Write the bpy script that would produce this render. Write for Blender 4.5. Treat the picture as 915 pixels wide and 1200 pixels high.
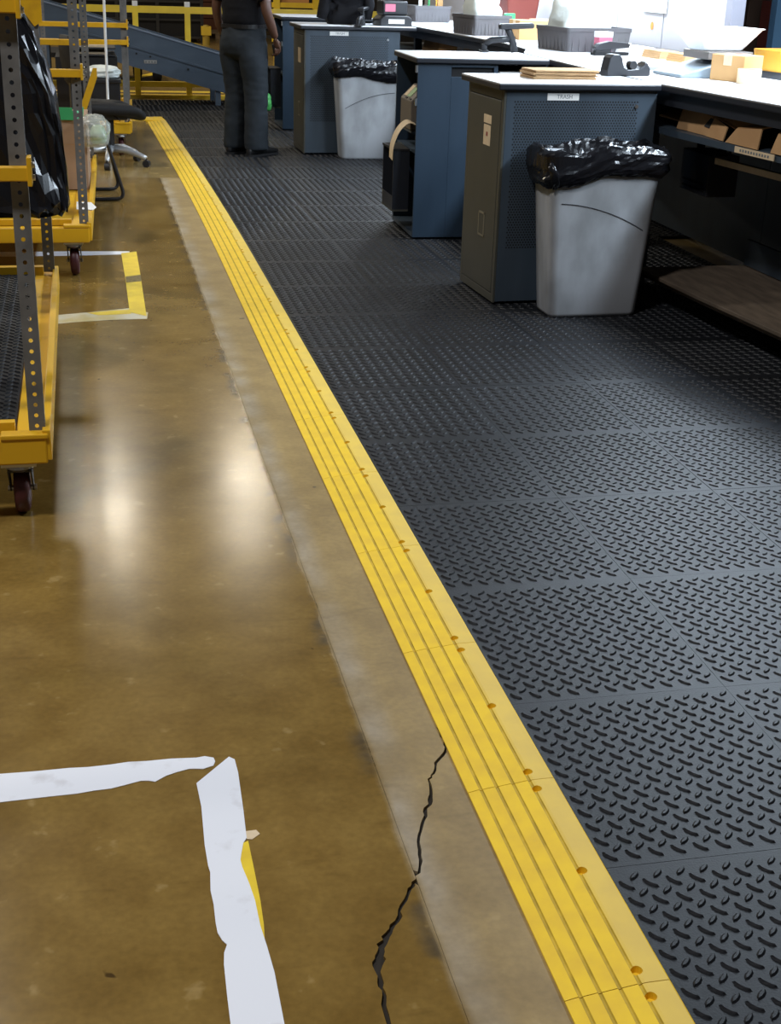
import bpy, bmesh, math, random
from mathutils import Vector, Matrix, noise
random.seed(7)
PI = math.pi
S = bpy.context.scene
for o in list(bpy.data.objects): bpy.data.objects.remove(o)
COL = S.collection

# ------------------------------------------------------------------ camera
cd = bpy.data.cameras.new('camera'); cam = bpy.data.objects.new('camera', cd); COL.objects.link(cam)
FPX, PITCH, ROLL, YAW, CAMH = 1573.88, 0.388030, 0.0319327, 0.2231462, 1.55
cd.sensor_fit = 'VERTICAL'; cd.sensor_height = 24.0; cd.lens = FPX*24.0/1200.0
cd.clip_start = .05; cd.clip_end = 200
F = Vector((math.sin(YAW)*math.cos(PITCH), math.cos(YAW)*math.cos(PITCH), -math.sin(PITCH)))
R = Vector((math.cos(YAW), -math.sin(YAW), 0)); U = R.cross(F)
R2 = math.cos(ROLL)*R + math.sin(ROLL)*U; U2 = -math.sin(ROLL)*R + math.cos(ROLL)*U
M = Matrix((R2, U2, -F)).transposed().to_4x4(); M.translation = (0, 0, CAMH)
cam.matrix_world = M; S.camera = cam

# ------------------------------------------------------------------ light
S.view_settings.view_transform = 'Standard'; S.view_settings.look = 'None'
S.view_settings.exposure = 0.12; S.view_settings.gamma = 1.0; S.view_settings.use_curve_mapping = False
w = bpy.data.worlds.new('world'); S.world = w; w.use_nodes = True
w.node_tree.nodes['Background'].inputs[0].default_value = (1.0, .95, .88, 1)
w.node_tree.nodes['Background'].inputs[1].default_value = .045

def area(name, loc, sx, sy, power, color, rot=(0, 0, 0), spread=PI):
    l = bpy.data.lights.new(name, 'AREA'); l.shape = 'RECTANGLE'; l.size = sx; l.size_y = sy
    l.energy = power; l.color = color; l.spread = spread
    o = bpy.data.objects.new(name, l); COL.objects.link(o); o.location = loc; o.rotation_euler = rot
    return o
# the two runs of daylight tubes that hang over the workbenches
area('bench_tube_light', (3.42, 6.0, 2.25), .16, 3.8, 225, (.74, .87, 1.0))
area('bench_tube_light', (3.42, 11.0, 2.25), .16, 5.0, 210, (.74, .87, 1.0))
# warm high-bay lamps over the aisle and the open floor
for (x, y, pw, c) in [(-2.0, 1.4, 350, (.98, .98, 1.0)), (-2.4, 9.5, 230, (1.0, .96, .88)), (.02, 21.0, 125, (1.0, .90, .72)), (2.35, 21.6, 125, (1.0, .90, .72)), (-6.0, 27.0, 500, (1.0, .88, .66)), (-4.2, 15., 200, (1.0, .92, .78))]:
    area('high_bay_light', (x, y, 7.0), .6, .6, pw, c)

# ------------------------------------------------------------------ materials
MATS = {}
def mat(name, col, rough=.5, metal=0., spec=.5, noise_amt=0., noise_scale=8., col2=None, bump=0., bump_scale=60., coat=0., trans=0., alpha=1., detail=4., emit=None, stretch=None, ramp=(.35, .65)):
    if name in MATS: return MATS[name]
    m = bpy.data.materials.new(name); m.use_nodes = True; MATS[name] = m
    nt = m.node_tree; b = nt.nodes['Principled BSDF']
    b.inputs['Base Color'].default_value = (*col, 1); b.inputs['Roughness'].default_value = rough
    b.inputs['Metallic'].default_value = metal; b.inputs['Specular IOR Level'].default_value = spec
    b.inputs['Coat Weight'].default_value = coat; b.inputs['Transmission Weight'].default_value = trans
    b.inputs['Alpha'].default_value = alpha
    if emit: b.inputs['Emission Color'].default_value = (*emit[0], 1); b.inputs['Emission Strength'].default_value = emit[1]
    if col2 or noise_amt or bump:
        tc = nt.nodes.new('ShaderNodeTexCoord'); src = tc.outputs['Object']
        if stretch:
            mp = nt.nodes.new('ShaderNodeMapping'); mp.inputs['Scale'].default_value = stretch
            nt.links.new(src, mp.inputs[0]); src = mp.outputs[0]
    if col2 or noise_amt:
        n = nt.nodes.new('ShaderNodeTexNoise'); n.inputs['Scale'].default_value = noise_scale; n.inputs['Detail'].default_value = detail
        nt.links.new(src, n.inputs['Vector'])
        r = nt.nodes.new('ShaderNodeValToRGB'); r.color_ramp.elements[0].position = ramp[0]; r.color_ramp.elements[1].position = ramp[1]
        c2 = col2 or tuple(c*(1-noise_amt) for c in col)
        r.color_ramp.elements[0].color = (*c2, 1); r.color_ramp.elements[1].color = (*col, 1)
        nt.links.new(n.outputs['Fac'], r.inputs[0]); nt.links.new(r.outputs[0], b.inputs['Base Color'])
    if bump:
        n2 = nt.nodes.new('ShaderNodeTexNoise'); n2.inputs['Scale'].default_value = bump_scale; n2.inputs['Detail'].default_value = 3
        nt.links.new(src, n2.inputs['Vector'])
        bp = nt.nodes.new('ShaderNodeBump'); bp.inputs['Strength'].default_value = bump; bp.inputs['Distance'].default_value = .01
        nt.links.new(n2.outputs['Fac'], bp.inputs['Height']); nt.links.new(bp.outputs[0], b.inputs['Normal'])
    return m

def concrete_material(name, A, B, rough=.175):
    """Sealed brown concrete: cloud, mottle and speck noises. With B, the coating is worn to B's colours and to a duller
    gloss on the strip right of the saw-cut joint, with a ragged edge."""
    m = bpy.data.materials.new(name); m.use_nodes = True; MATS[name] = m
    nt = m.node_tree; L = nt.links; b = nt.nodes['Principled BSDF']; N = nt.nodes.new
    tc = N('ShaderNodeTexCoord')
    def nz(scale, det, stretch=(1, 1, 1), dist=0.):
        mp = N('ShaderNodeMapping'); mp.inputs['Scale'].default_value = stretch; L.new(tc.outputs['Object'], mp.inputs[0])
        n = N('ShaderNodeTexNoise'); n.inputs['Scale'].default_value = scale; n.inputs['Detail'].default_value = det; n.inputs['Distortion'].default_value = dist
        L.new(mp.outputs[0], n.inputs['Vector']); return n.outputs['Fac']
    def ramp(f, a, c, pa, pb):
        r = N('ShaderNodeValToRGB'); r.color_ramp.elements[0].position = pa; r.color_ramp.elements[1].position = pb
        r.color_ramp.elements[0].color = (*a, 1); r.color_ramp.elements[1].color = (*c, 1); L.new(f, r.inputs[0]); return r.outputs[0]
    def mix(f, a, c, bl='MIX'):
        x = N('ShaderNodeMix'); x.data_type = 'RGBA'; x.blend_type = bl
        if isinstance(f, float): x.inputs[0].default_value = f
        else: L.new(f, x.inputs[0])
        L.new(a, x.inputs[6]); L.new(c, x.inputs[7]); return x.outputs[2]
    def math_(op, a, c):
        x = N('ShaderNodeMath'); x.operation = op
        for i, v in enumerate((a, c)):
            if isinstance(v, float): x.inputs[i].default_value = v
            else: L.new(v, x.inputs[i])
        return x.outputs[0]
    cloud, mottle = nz(1.3, 5, dist=.5), nz(8, 6)
    def look(C): return mix(.45, ramp(cloud, C[0], C[1], .34, .66), ramp(mottle, C[2], C[1], .38, .62))
    c = look(A); rg = rough
    rr = N('ShaderNodeMapRange'); rr.inputs[3].default_value = rough-.03; rr.inputs[4].default_value = rough+.07
    L.new(nz(3, 5), rr.inputs[0]); ro = rr.outputs[0]
    if B:
        sx = N('ShaderNodeSeparateXYZ'); L.new(tc.outputs['Object'], sx.inputs[0])
        xw = math_('ADD', sx.outputs[0], math_('MULTIPLY', math_('SUBTRACT', nz(6, 5), .5), .032))
        def step(e0, e1):
            g = N('ShaderNodeMapRange'); g.interpolation_type = 'SMOOTHSTEP'; g.inputs[1].default_value = e0; g.inputs[2].default_value = e1; L.new(xw, g.inputs[0]); return g.outputs[0]
        worn = step(.505, .535)
        band = math_('MULTIPLY', worn, math_('SUBTRACT', 1., step(.535, .61)))
        c = mix(worn, c, look(B))
        c = mix(math_('MULTIPLY', band, ramp(nz(4, 3), (.15,)*3, (.85,)*3, .35, .6)), c, ramp(mottle, (.25, .20, .13), (.34, .28, .20), .35, .65))
        dirt = math_('MULTIPLY', math_('SUBTRACT', 1., step(.512, .522)), step(.470, .512))
        c = mix(math_('MULTIPLY', dirt, ramp(nz(7, 5), (0,)*3, (.75,)*3, .50, .62)), c, ramp(mottle, (.055, .045, .03), (.10, .075, .045), .3, .7))
        ro = math_('ADD', ro, math_('MULTIPLY', worn, .28))
    fine = ramp(nz(60, 4), (.74, .74, .74), (1.12, 1.12, 1.12), .3, .7)
    c = mix(.5, c, fine, 'MULTIPLY')
    pale = ramp(nz(16, 3), (0,)*3, (1,)*3, .66, .74); c = mix(math_('MULTIPLY', pale, .35), c, ramp(mottle, (.36, .25, .10), (.42, .30, .13), .3, .7))
    scuff = ramp(nz(3, 4, (1, 5, 1), .8), (.55, .52, .48), (1, 1, 1), .26, .38)
    c = mix(.35, c, scuff, 'MULTIPLY')
    pit = ramp(nz(13, 2), (.20, .17, .15), (1, 1, 1), .205, .225)
    c = mix(.85, c, pit, 'MULTIPLY')
    L.new(c, b.inputs['Base Color']); L.new(ro, b.inputs['Roughness'])
    bp = N('ShaderNodeBump'); bp.inputs['Strength'].default_value = .04; bp.inputs['Distance'].default_value = .003
    L.new(nz(30, 4), bp.inputs['Height']); L.new(bp.outputs[0], b.inputs['Normal'])
    b.inputs['Specular IOR Level'].default_value = .42
    return m

C_A = ((.138, .080, .015), (.245, .152, .040), (.155, .088, .019)); C_B = ((.235, .155, .050), (.335, .230, .083), (.20, .130, .045))
M_CON = concrete_material('sealed_concrete', C_A, C_B)
M_CON2 = concrete_material('worn_concrete', C_B, None)
M_DARK = mat('joint_dirt', (.030, .025, .020), .9, spec=.1)
M_RUB = mat('black_rubber', (.0112, .0121, .0150), .48, spec=.25, col2=(.0080, .0086, .0102), noise_scale=3., bump=.08, bump_scale=220)
M_YEL = mat('yellow_rubber', (.84, .56, .020), .55, spec=.35, col2=(.74, .47, .028), noise_scale=14, detail=6, ramp=(.3, .6))
M_YPT = mat('yellow_paint', (.72, .40, .012), .38, spec=.5, col2=(.56, .29, .015), noise_scale=9, detail=6, ramp=(.28, .45))
M_YRAIL = mat('yellow_rail_paint', (.85, .60, .03), .45, col2=(.70, .47, .03), noise_scale=3)
M_YTAPE = mat('yellow_tape', (.80, .58, .02), .4, col2=(.7, .48, .02), noise_scale=20)
M_WTAPE = mat('white_tape', (.74, .76, .82), .45, col2=(.60, .60, .64), noise_scale=13, detail=7, ramp=(.28, .42))
M_GREY = mat('grey_steel_post', (.18, .18, .178), .5, metal=.1, col2=(.115, .115, .113), noise_scale=12)
M_BLUE = mat('blue_grey_paint', (.052, .073, .097), .42, spec=.5, col2=(.040, .056, .075), noise_scale=2.2, detail=5, stretch=(3, 3, .6))
M_BLUE2 = mat('deep_blue_paint', (.026, .046, .073), .42, spec=.5, col2=(.020, .037, .060), noise_scale=2.2, detail=5, stretch=(3, 3, .6))
M_DOOR = mat('shade_olive_grey', (.066, .065, .053), .5, col2=(.052, .052, .042), noise_scale=3)  # olive tone carries the door's shade and the floor's brown bounce
M_LAM = mat('white_laminate', (.80, .82, .86), .3, spec=.5, noise_amt=.05, noise_scale=4)
M_BEDGE = mat('black_edge_band', (.016, .018, .024), .4)
M_BLK = mat('black_plastic', (.016, .017, .02), .38)
M_BLKM = mat('matte_black', (.012, .012, .013), .7, spec=.3)
M_BAG = mat('black_bag_film', (.008, .008, .010), .22, spec=.42)
M_CAN = mat('grey_bin_plastic', (.38, .395, .42), .55, spec=.35, col2=(.26, .27, .28), noise_scale=5, detail=8, stretch=(1, 1, .5), ramp=(.34, .55))
M_SEAM = mat('bin_seam', (.07, .072, .08), .7)
M_CARD = mat('cardboard', (.42, .255, .125), .8, spec=.15, col2=(.36, .21, .10), noise_scale=6)
M_CARDL = mat('pale_cardboard', (.52, .315, .14), .8, spec=.15, noise_amt=.1, noise_scale=5)
M_KRAFT = mat('kraft_paper', (.55, .36, .19), .8, spec=.15, noise_amt=.15, noise_scale=9)
M_WHITE = mat('white_plastic', (.82, .83, .84), .45)
M_PAPER = mat('white_paper', (.80, .79, .76), .75, spec=.2)
M_CREAM = mat('cream_paper', (.68, .54, .36), .75, spec=.2, noise_amt=.12, noise_scale=30)
M_TOTE = mat('grey_tote_plastic', (.105, .10, .105), .5, noise_amt=.15, noise_scale=5)
M_TAPER = mat('charcoal_plastic', (.020, .021, .025), .4)
M_SCALE = mat('pale_blue_grey_plastic', (.24, .30, .35), .4)
M_STEEL = mat('brushed_steel', (.55, .55, .55), .3, metal=1.)
M_SILV = mat('silver_paint', (.55, .56, .57), .32, metal=.5)
M_MAROON = mat('maroon_wheel', (.085, .018, .022), .45, noise_amt=.3, noise_scale=14)
M_GREEN = mat('green_plastic', (.05, .38, .14), .4)
M_GREEN2 = mat('pale_green_plastic', (.30, .42, .22), .4)
M_FILM = mat('clear_film', (.80, .84, .80), .22, trans=.3, alpha=.42, bump=.4, bump_scale=14)
M_FILMW = mat('white_bag_film', (.74, .80, .77), .35, bump=.4, bump_scale=18)
M_PINK = mat('pink_label', (.62, .16, .24), .6)
M_INK = mat('grey_ink', (.16, .18, .20), .7)
M_ORANGE = mat('orange_plastic', (.82, .40, .04), .5)
M_WOOD = mat('raw_wood', (.40, .27, .15), .75, noise_amt=.25, noise_scale=4, stretch=(1, 8, 8))
M_PLY = mat('worn_plywood', (.13, .095, .065), .7, noise_amt=.35, noise_scale=5, stretch=(6, 1, 1))
M_BROWN = mat('red_brown_board', (.17, .062, .030), .8, noise_amt=.25, noise_scale=2)
M_RACKB = mat('rack_blue', (.045, .10, .17), .45)
M_REDB = mat('dull_red_goods', (.18, .035, .025), .6)
M_FARF = mat('far_wall', (.035, .030, .026), .85, noise_amt=.4, noise_scale=.8)
M_PANEL = mat('white_wall_panel', (.50, .49, .52), .5, noise_amt=.05, noise_scale=1.5)
M_CONV = mat('conveyor_blue_grey', (.060, .085, .120), .45, col2=(.046, .068, .098), noise_scale=2.5, stretch=(.6, 1, 3))
M_SKIN = mat('brown_skin', (.115, .052, .032), .5, noise_amt=.15, noise_scale=20)
M_HAIR = mat('black_hair', (.012, .010, .010), .6)
M_SHIRT = mat('black_knit', (.007, .007, .009), .85, spec=.2, noise_amt=.2, noise_scale=60)
M_DENIM = mat('charcoal_cloth', (.024, .029, .035), .85, spec=.2, col2=(.017, .021, .025), noise_scale=7, detail=7)
M_SHOE = mat('black_leather', (.012, .012, .013), .35)
M_EYE = mat('eye_white', (.8, .8, .78), .3)

# ------------------------------------------------------------------ builders
class MB:
    def __init__(s): s.bm = bmesh.new()
    def _add(s, vs, fs, T=None):
        vv = [s.bm.verts.new(T @ Vector(v) if T else v) for v in vs]
        for f in fs:
            try: s.bm.faces.new([vv[i] for i in f])
            except ValueError: pass
        return vv
    def box(s, x0, x1, y0, y1, z0, z1, T=None):
        s._add([(x0,y0,z0),(x1,y0,z0),(x1,y1,z0),(x0,y1,z0),(x0,y0,z1),(x1,y0,z1),(x1,y1,z1),(x0,y1,z1)],
               [(3,2,1,0),(4,5,6,7),(0,1,5,4),(1,2,6,5),(2,3,7,6),(3,0,4,7)], T); return s
    def bar(s, a, b, w, h, up=(0,0,1)):
        a, b = Vector(a), Vector(b); d = b-a; L = d.length; d.normalize(); up = Vector(up)
        x = d.cross(up)
        if x.length < 1e-4: x = d.cross(Vector((0,1,0)))
        x.normalize(); z = x.cross(d)
        T = Matrix((x, d, z)).transposed().to_4x4(); T.translation = a
        return s.box(-w/2, w/2, 0, L, -h/2, h/2, T)
    def prism(s, pts, z0, z1, T=None):
        n = len(pts)
        s._add([(*p, z0) for p in pts]+[(*p, z1) for p in pts],
               [tuple(range(n-1,-1,-1)), tuple(range(n,2*n))]+[(i,(i+1)%n,n+(i+1)%n,n+i) for i in range(n)], T); return s
    def cyl(s, a, b, r, r2=None, n=16, caps=True):
        a, b = Vector(a), Vector(b); d = (b-a).normalized(); r2 = r if r2 is None else r2
        x = d.orthogonal().normalized(); y = d.cross(x)
        vs = [a+(x*math.cos(2*PI*i/n)+y*math.sin(2*PI*i/n))*r for i in range(n)]+[b+(x*math.cos(2*PI*i/n)+y*math.sin(2*PI*i/n))*r2 for i in range(n)]
        fs = [(i,(i+1)%n,n+(i+1)%n,n+i) for i in range(n)]
        if caps: fs += [tuple(range(n-1,-1,-1)), tuple(range(n,2*n))]
        s._add(vs, fs); return s
    def tube(s, pts, r, n=10):
        pts = [Vector(p) for p in pts]; rings = []; up = None
        for i, p in enumerate(pts):
            d = (pts[min(i+1,len(pts)-1)]-pts[max(i-1,0)]).normalized()
            x = (up - d*up.dot(d)).normalized() if up and (up-d*up.dot(d)).length > 1e-4 else d.orthogonal().normalized()
            up = x; y = d.cross(x)
            rr = r[i] if isinstance(r, (list, tuple)) else r
            rings.append([p+(x*math.cos(2*PI*k/n)+y*math.sin(2*PI*k/n))*rr for k in range(n)])
        return s.loft(rings)
    def loft(s, rings, caps=True, close=True):
        n = len(rings[0]); vs = [v for r in rings for v in r]; fs = []
        for j in range(len(rings)-1):
            for i in range(n if close else n-1):
                fs.append((j*n+i, j*n+(i+1)%n, (j+1)*n+(i+1)%n, (j+1)*n+i))
        if caps: fs += [tuple(range(n-1,-1,-1)), tuple(range((len(rings)-1)*n, len(rings)*n))]
        s._add(vs, fs); return s
    def lathe(s, prof, c=(0,0,0), n=24, axis='z'):
        rings = []
        for r, h in prof:
            ring = []
            for i in range(n):
                a = 2*PI*i/n; p = (r*math.cos(a), r*math.sin(a), h)
                if axis == 'x': p = (h, r*math.cos(a), r*math.sin(a))
                if axis == 'y': p = (r*math.sin(a), h, r*math.cos(a))
                ring.append((p[0]+c[0], p[1]+c[1], p[2]+c[2]))
            rings.append(ring)
        return s.loft(rings)
    def mesh(s, name, m, smooth=False):
        bmesh.ops.recalc_face_normals(s.bm, faces=s.bm.faces)
        me = bpy.data.meshes.new(name); s.bm.to_mesh(me); s.bm.free()
        if smooth:
            for p in me.polygons: p.use_smooth = True
        me.materials.append(m); return me
    def build(s, name, m, parent=None, bevel=0., smooth=False, label=None, seg=2, subsurf=0):
        me = s.mesh(name, m, smooth); o = bpy.data.objects.new(name, me); COL.objects.link(o)
        if parent: o.parent = parent
        if subsurf:
            md = o.modifiers.new('s', 'SUBSURF'); md.levels = md.render_levels = subsurf
        if bevel:
            md = o.modifiers.new('b', 'BEVEL'); md.width = bevel; md.segments = seg; md.limit_method = 'ANGLE'; md.angle_limit = math.radians(35)
        if smooth and not subsurf:
            pass
        if label: o['label'] = label
        return o

def thing(name, label, cat, loc=(0,0,0), rotz=0., group=None):
    o = bpy.data.objects.new(name, None); COL.objects.link(o); o.location = loc; o.rotation_euler = (0,0,rotz)
    o.empty_display_size = .1
    o['label'] = label; o['category'] = cat
    if group: o['group'] = group
    return o
def tag(o, label, cat, group=None):
    o['label'] = label; o['category'] = cat
    if group: o['group'] = group
    return o
def structure(o): o['kind'] = 'structure'; return o
def link(name, me, parent, loc=(0,0,0), rotz=0.):
    o = bpy.data.objects.new(name, me); COL.objects.link(o); o.parent = parent; o.location = loc; o.rotation_euler = (0,0,rotz); return o
def dup(o, parent=None):
    c = o.copy(); COL.objects.link(c)
    if parent: c.parent = parent
    for ch in list(o.children): dup(ch, c)
    return c
def bake(o):
    """apply the modifiers of o into its own mesh"""
    bpy.context.view_layer.update()
    dg = bpy.context.evaluated_depsgraph_get()
    me = bpy.data.meshes.new_from_object(o.evaluated_get(dg)); o.modifiers.clear(); o.data = me; return o
def text(name, body, size, m, parent, loc, rot, ext=.0004):
    cu = bpy.data.curves.new(name, 'FONT'); cu.body = body; cu.size = size; cu.align_x = 'CENTER'; cu.align_y = 'CENTER'; cu.extrude = ext
    o = bpy.data.objects.new(name, cu); COL.objects.link(o); o.parent = parent; o.location = loc; o.rotation_euler = rot; cu.materials.append(m)
    me = bpy.data.meshes.new_from_object(o); n = bpy.data.objects.new(name, me); COL.objects.link(n); n.parent = parent; n.location = loc; n.rotation_euler = rot
    bpy.data.objects.remove(o); return n
def rrect(w, d, r, n=6, cx=0, cy=0):
    pts = []
    for (sx, sy, a0) in ((1,1,0),(-1,1,PI/2),(-1,-1,PI),(1,-1,1.5*PI)):
        for i in range(n+1):
            a = a0+PI/2*i/n; pts.append((cx+sx*(w/2-r)+r*math.cos(a), cy+sy*(d/2-r)+r*math.sin(a)))
    return pts

ZF = -.018                                            # concrete level; the top of the rubber mat is z = 0
# ------------------------------------------------------------------ the floor
floor = MB().box(-16, 16, -4, 34, ZF-.20, ZF-.007).build('floor', M_DARK); structure(floor)
# crack line: from under the ramp down across the saw-cut joint
crk = [(.72,2.56,.004),(.699,2.533,.005),(.689,2.469,.007),(.686,2.42,.007),(.680,2.393,.007),(.649,2.354,.007),(.636,2.317,.005),(.620,2.297,.004),(.612,2.242,.007),(.605,2.22,.012),(.586,2.186,.010),
       (.570,2.145,.007),(.550,2.092,.006),(.543,2.052,.007),(.530,2.000,.006)]
crk2 = [(.512,1.972,.006),(.502,1.956,.008),(.477,1.912,.007),(.460,1.872,.009),(.439,1.844,.014),(.421,1.818,.022),(.411,1.79,.018),(.403,1.767,.021),(.400,1.726,.013),(.400,1.695,.008),
        (.394,1.632,.009),(.386,1.58,.008),(.37,1.50,.006),(.38,1.40,.004),(.37,1.30,.001)]
rj = random.Random(3)
def jag(c):
    out = []
    for i, (x, y, wd) in enumerate(c):
        out.append((x, y, wd))
        if i+1 < len(c):
            x2, y2, w2 = c[i+1]
            for t in (.33, .66):
                out.append((x+(x2-x)*t+rj.uniform(-.004,.004), y+(y2-y)*t, (wd+(w2-wd)*t)*rj.uniform(.55,1.25)))
    return out
c1, c2 = [[(x, y, .8*wd) for x, y, wd in jag(c)] for c in (crk, crk2)]
XJ, YJ = .520, 10.57
# right-hand slab (between joint and ramp and under the mat), with the crack cut into its near-left edge
lo = [(x-wd/2, y) for x, y, wd in c1]; hi = [(x+wd/2, y-.004) for x, y, wd in c1]
poly = [(XJ+.0008, YJ-.0012)] + [(XJ+.0008, c1[-1][1]+.006)] + lo[::-1] + [(.735,2.60)] + hi + [(XJ+.0008, c1[-1][1]-.012), (XJ+.0008,-4), (16,-4), (16,YJ-.0012)]
MB().prism(poly, ZF-.0065, ZF).build('concrete_slab', M_CON, floor)
lo = [(x-wd/2, y) for x, y, wd in c2]; hi = [(x+wd/2, y-.004) for x, y, wd in c2]
poly = [(XJ, YJ-.0012), (-16, YJ-.0012), (-16,-4), (XJ,-4), (XJ, c2[0][1]-.012)] + hi + lo[::-1] + [(XJ, c2[0][1]+.008)]
MB().prism(poly, ZF-.0065, ZF).build('concrete_slab', M_CON, floor)
MB().box(-16, 16, YJ+.0012, 34, ZF-.0065, ZF).build('concrete_slab', M_CON2, floor)

# far yellow floor lines
def ftape(name, pts, m, label, cat='floor tape', th=.0012, z=ZF):
    return tag(MB().prism(pts, z+.0002, z+th).build(name, m), label, cat)
ftape('floor_line', [(-.4,17.55),(8,17.55),(8,17.75),(-.4,17.75)], M_YRAIL, 'yellow painted line along the floor just beyond the railing', 'floor line')
ftape('floor_line', [(1.75,30),(2.35,24),(2.52,24),(1.95,30)], M_YRAIL, 'faded yellow floor line running away beside the distant pallets', 'floor line')
ftape('floor_line', [(.35,19.0),(.95,20.6),(1.1,20.6),(.5,19.0)], M_YRAIL, 'short slanting yellow floor line under the raised conveyor', 'floor line')

# ------------------------------------------------------------------ floor tapes of the parking bays
def edge(a, b, n, amp, seed):
    r = random.Random(seed); out = []
    for i in range(n+1):
        t = i/n; out.append((a[0]+(b[0]-a[0])*t+(r.uniform(-amp,amp) if 0 < i < n else 0), a[1]+(b[1]-a[1])*t+(r.uniform(-amp,amp) if 0 < i < n else 0)))
    return out
top = [(-.90,2.475),(-.60,2.465),(-.247,2.459),(-.179,2.457),(-.11,2.458),(-.07,2.455),(-.024,2.457),(.012,2.461),(.05,2.458),(.10,2.459),(.153,2.454),(.171,2.457),(.189,2.448),(.191,2.434)]
bot = [(.186,2.418),(.164,2.409),(.150,2.412),(.136,2.414),(.110,2.406),(.087,2.396),(.064,2.378),(.050,2.384),(.035,2.386),(.0,2.375),(-.025,2.368),(-.06,2.366),(-.093,2.361),(-.143,2.360),(-.242,2.356),(-.60,2.345),(-.90,2.34)]
ftape('floor_tape', top+bot, M_WTAPE, 'worn white tape strip running crosswise at the left of the concrete floor, nearest camera')
left = [(.146,2.358),(.149,2.275),(.147,2.21),(.145,2.148),(.146,2.082),(.148,2.063),(.144,2.01),(.146,1.97),(.145,1.92),(.146,1.893),(.152,1.872),(.159,1.860),(.152,1.84),(.149,1.812),(.147,1.741),(.146,1.673),(.145,1.45),(.14,1.2)]
right = [(.225,1.2),(.228,1.45),(.230,1.658),(.230,1.777),(.226,1.841),(.221,1.898),(.220,1.969),(.215,2.019),(.208,2.068),(.207,2.09),(.211,2.110),(.218,2.141),(.226,2.156),(.230,2.247),(.234,2.384),(.232,2.434),(.221,2.446)]
ftape('floor_tape', left+right, M_WTAPE, 'torn white tape strip running lengthwise towards the camera beside the crack', th=.0016)
ftape('floor_tape', [(.19,2.13),(.228,2.147),(.229,2.054),(.2295,1.967),(.2275,1.90),(.224,1.86),(.19,1.86)], M_YTAPE, 'sliver of yellow tape showing under the torn lengthwise white tape', th=.0008)
ftape('tape_scrap', [(.226,2.178),(.247,2.179),(.253,2.165),(.236,2.150),(.226,2.153)], M_CREAM, 'small torn beige tape scrap beside the lengthwise white tape', 'tape scrap')
def gz(p, k=1+.018/1.55): return (p[0]*k, p[1]*k)
yt = ftape('floor_tape', [gz(p) for p in [(.143,7.646),(.229,7.688),(.226,7.10),(.218,6.20),(.144,6.28),(.146,7.0)]], M_YTAPE, 'short yellow tape with a brown smudge, lengthwise in the far parking bay', th=.0014)
MB().prism([gz(p) for p in [(.147,6.90),(.226,6.93),(.226,7.08),(.148,7.04)]], ZF+.0015, ZF+.0019).build('dirt_patch', mat('tape_dirt', (.22,.16,.05), .7, noise_amt=.5, noise_scale=60), yt)
ftape('floor_tape', [gz(p) for p in [(-.30,6.28),(-.17,6.262),(-.03,6.30),(.144,6.36),(.228,6.27),(.218,6.15),(.05,6.145),(-.10,6.12),(-.17,6.10),(-.30,6.10)]], mat('yellowed_white_tape', (.66,.60,.45), .5, col2=(.55,.44,.18), noise_scale=10), 'yellowed white tape at the near end of the far parking bay', th=.0008)
ftape('floor_tape', [gz(p) for p in [(-.05,6.285),(.05,6.31),(.150,6.33),(.150,6.25),(.0,6.235)]], M_YTAPE, 'narrow yellow tape scrap laid over the yellowed white tape', th=.0016)
ftape('floor_tape', [gz(p) for p in [(-.60,7.73),(-.10,7.72),(.19,7.70),(.19,7.62),(-.10,7.60),(-.60,7.60)]], M_WTAPE, 'thin white tape under the second cart caster, crosswise', th=.0008)

# ------------------------------------------------------------------ yellow ramp strip and rubber mat
LT, WT, X0 = .60442, .52192, .870
YR0 = 1.62396
def xe(y):
    """right edge of the ramp strip: straight, then bending left at the far end"""
    if y < 7.2: return X0
    t = (y-7.2); return X0 - .0022*t*t*(1 if t < 4 else 1) if t < 4.5 else X0-.04455-.0198*1.05*(t-4.5)
def ramp_mesh(L=LT-.0016, W=.183, holes=True):
    prof = [(0,ZF),(0,-.0145)]
    gx = [.15,.33,.52,.71]
    def zt(f): return -.0125+.0145*min(1, f/.74)
    for g in gx:
        x = g*W
        prof += [(x-.0042, zt(g)), (x-.0026, zt(g)-.0026), (x+.0018, zt(g)-.0025), (x+.0036, zt(g)-.0003)]
    prof += [(W*.76, .0022),(W-.003,.0022),(W,.0005),(W,ZF)]
    m = MB()
    m.loft([[(x,-L/2,z) for x,z in prof],[(x,L/2,z) for x,z in prof]])
    o = m.build('ramp_segment', M_YEL)
    o.data.materials.append(mat('groove_grime', (.56,.37,.02), .75, noise_amt=.3, noise_scale=25)); o.data.materials.append(mat('pale_yellow_rubber', (.74,.52,.085), .6, spec=.3, col2=(.66,.46,.09), noise_scale=10, detail=6))  # second extra slot: paler yellow for the flat right-hand part
    for p in o.data.polygons:
        fx = p.center.x/W
        if abs(p.normal.y) < .5 and p.normal.z > -.5 and .02 < fx < .98:
            if any(-.0053 < p.center.x-g*W < .0047 for g in gx): p.material_index = 1
            elif fx > .74: p.material_index = 2
    if holes:
        c = MB()
        for y in (-L/2+.0305, 0, L/2-.0305):
            c.cyl((.742*W,y,-.0125),(.742*W,y,.02), .0105, n=14)
        co = c.build('cutter', M_YEL)
        b = o.modifiers.new('bool','BOOLEAN'); b.object = co; b.operation = 'DIFFERENCE'; b.solver = 'EXACT'
        bake(o); bpy.data.objects.remove(co)
    return o
ramp = thing('edge_ramp', 'long yellow ribbed rubber ramp edging along the black diamond mat', 'ramp', (X0-.09,1.3,ZF))
seg0 = ramp_mesh(); segmesh = seg0.data; bpy.data.objects.remove(seg0)
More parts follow.
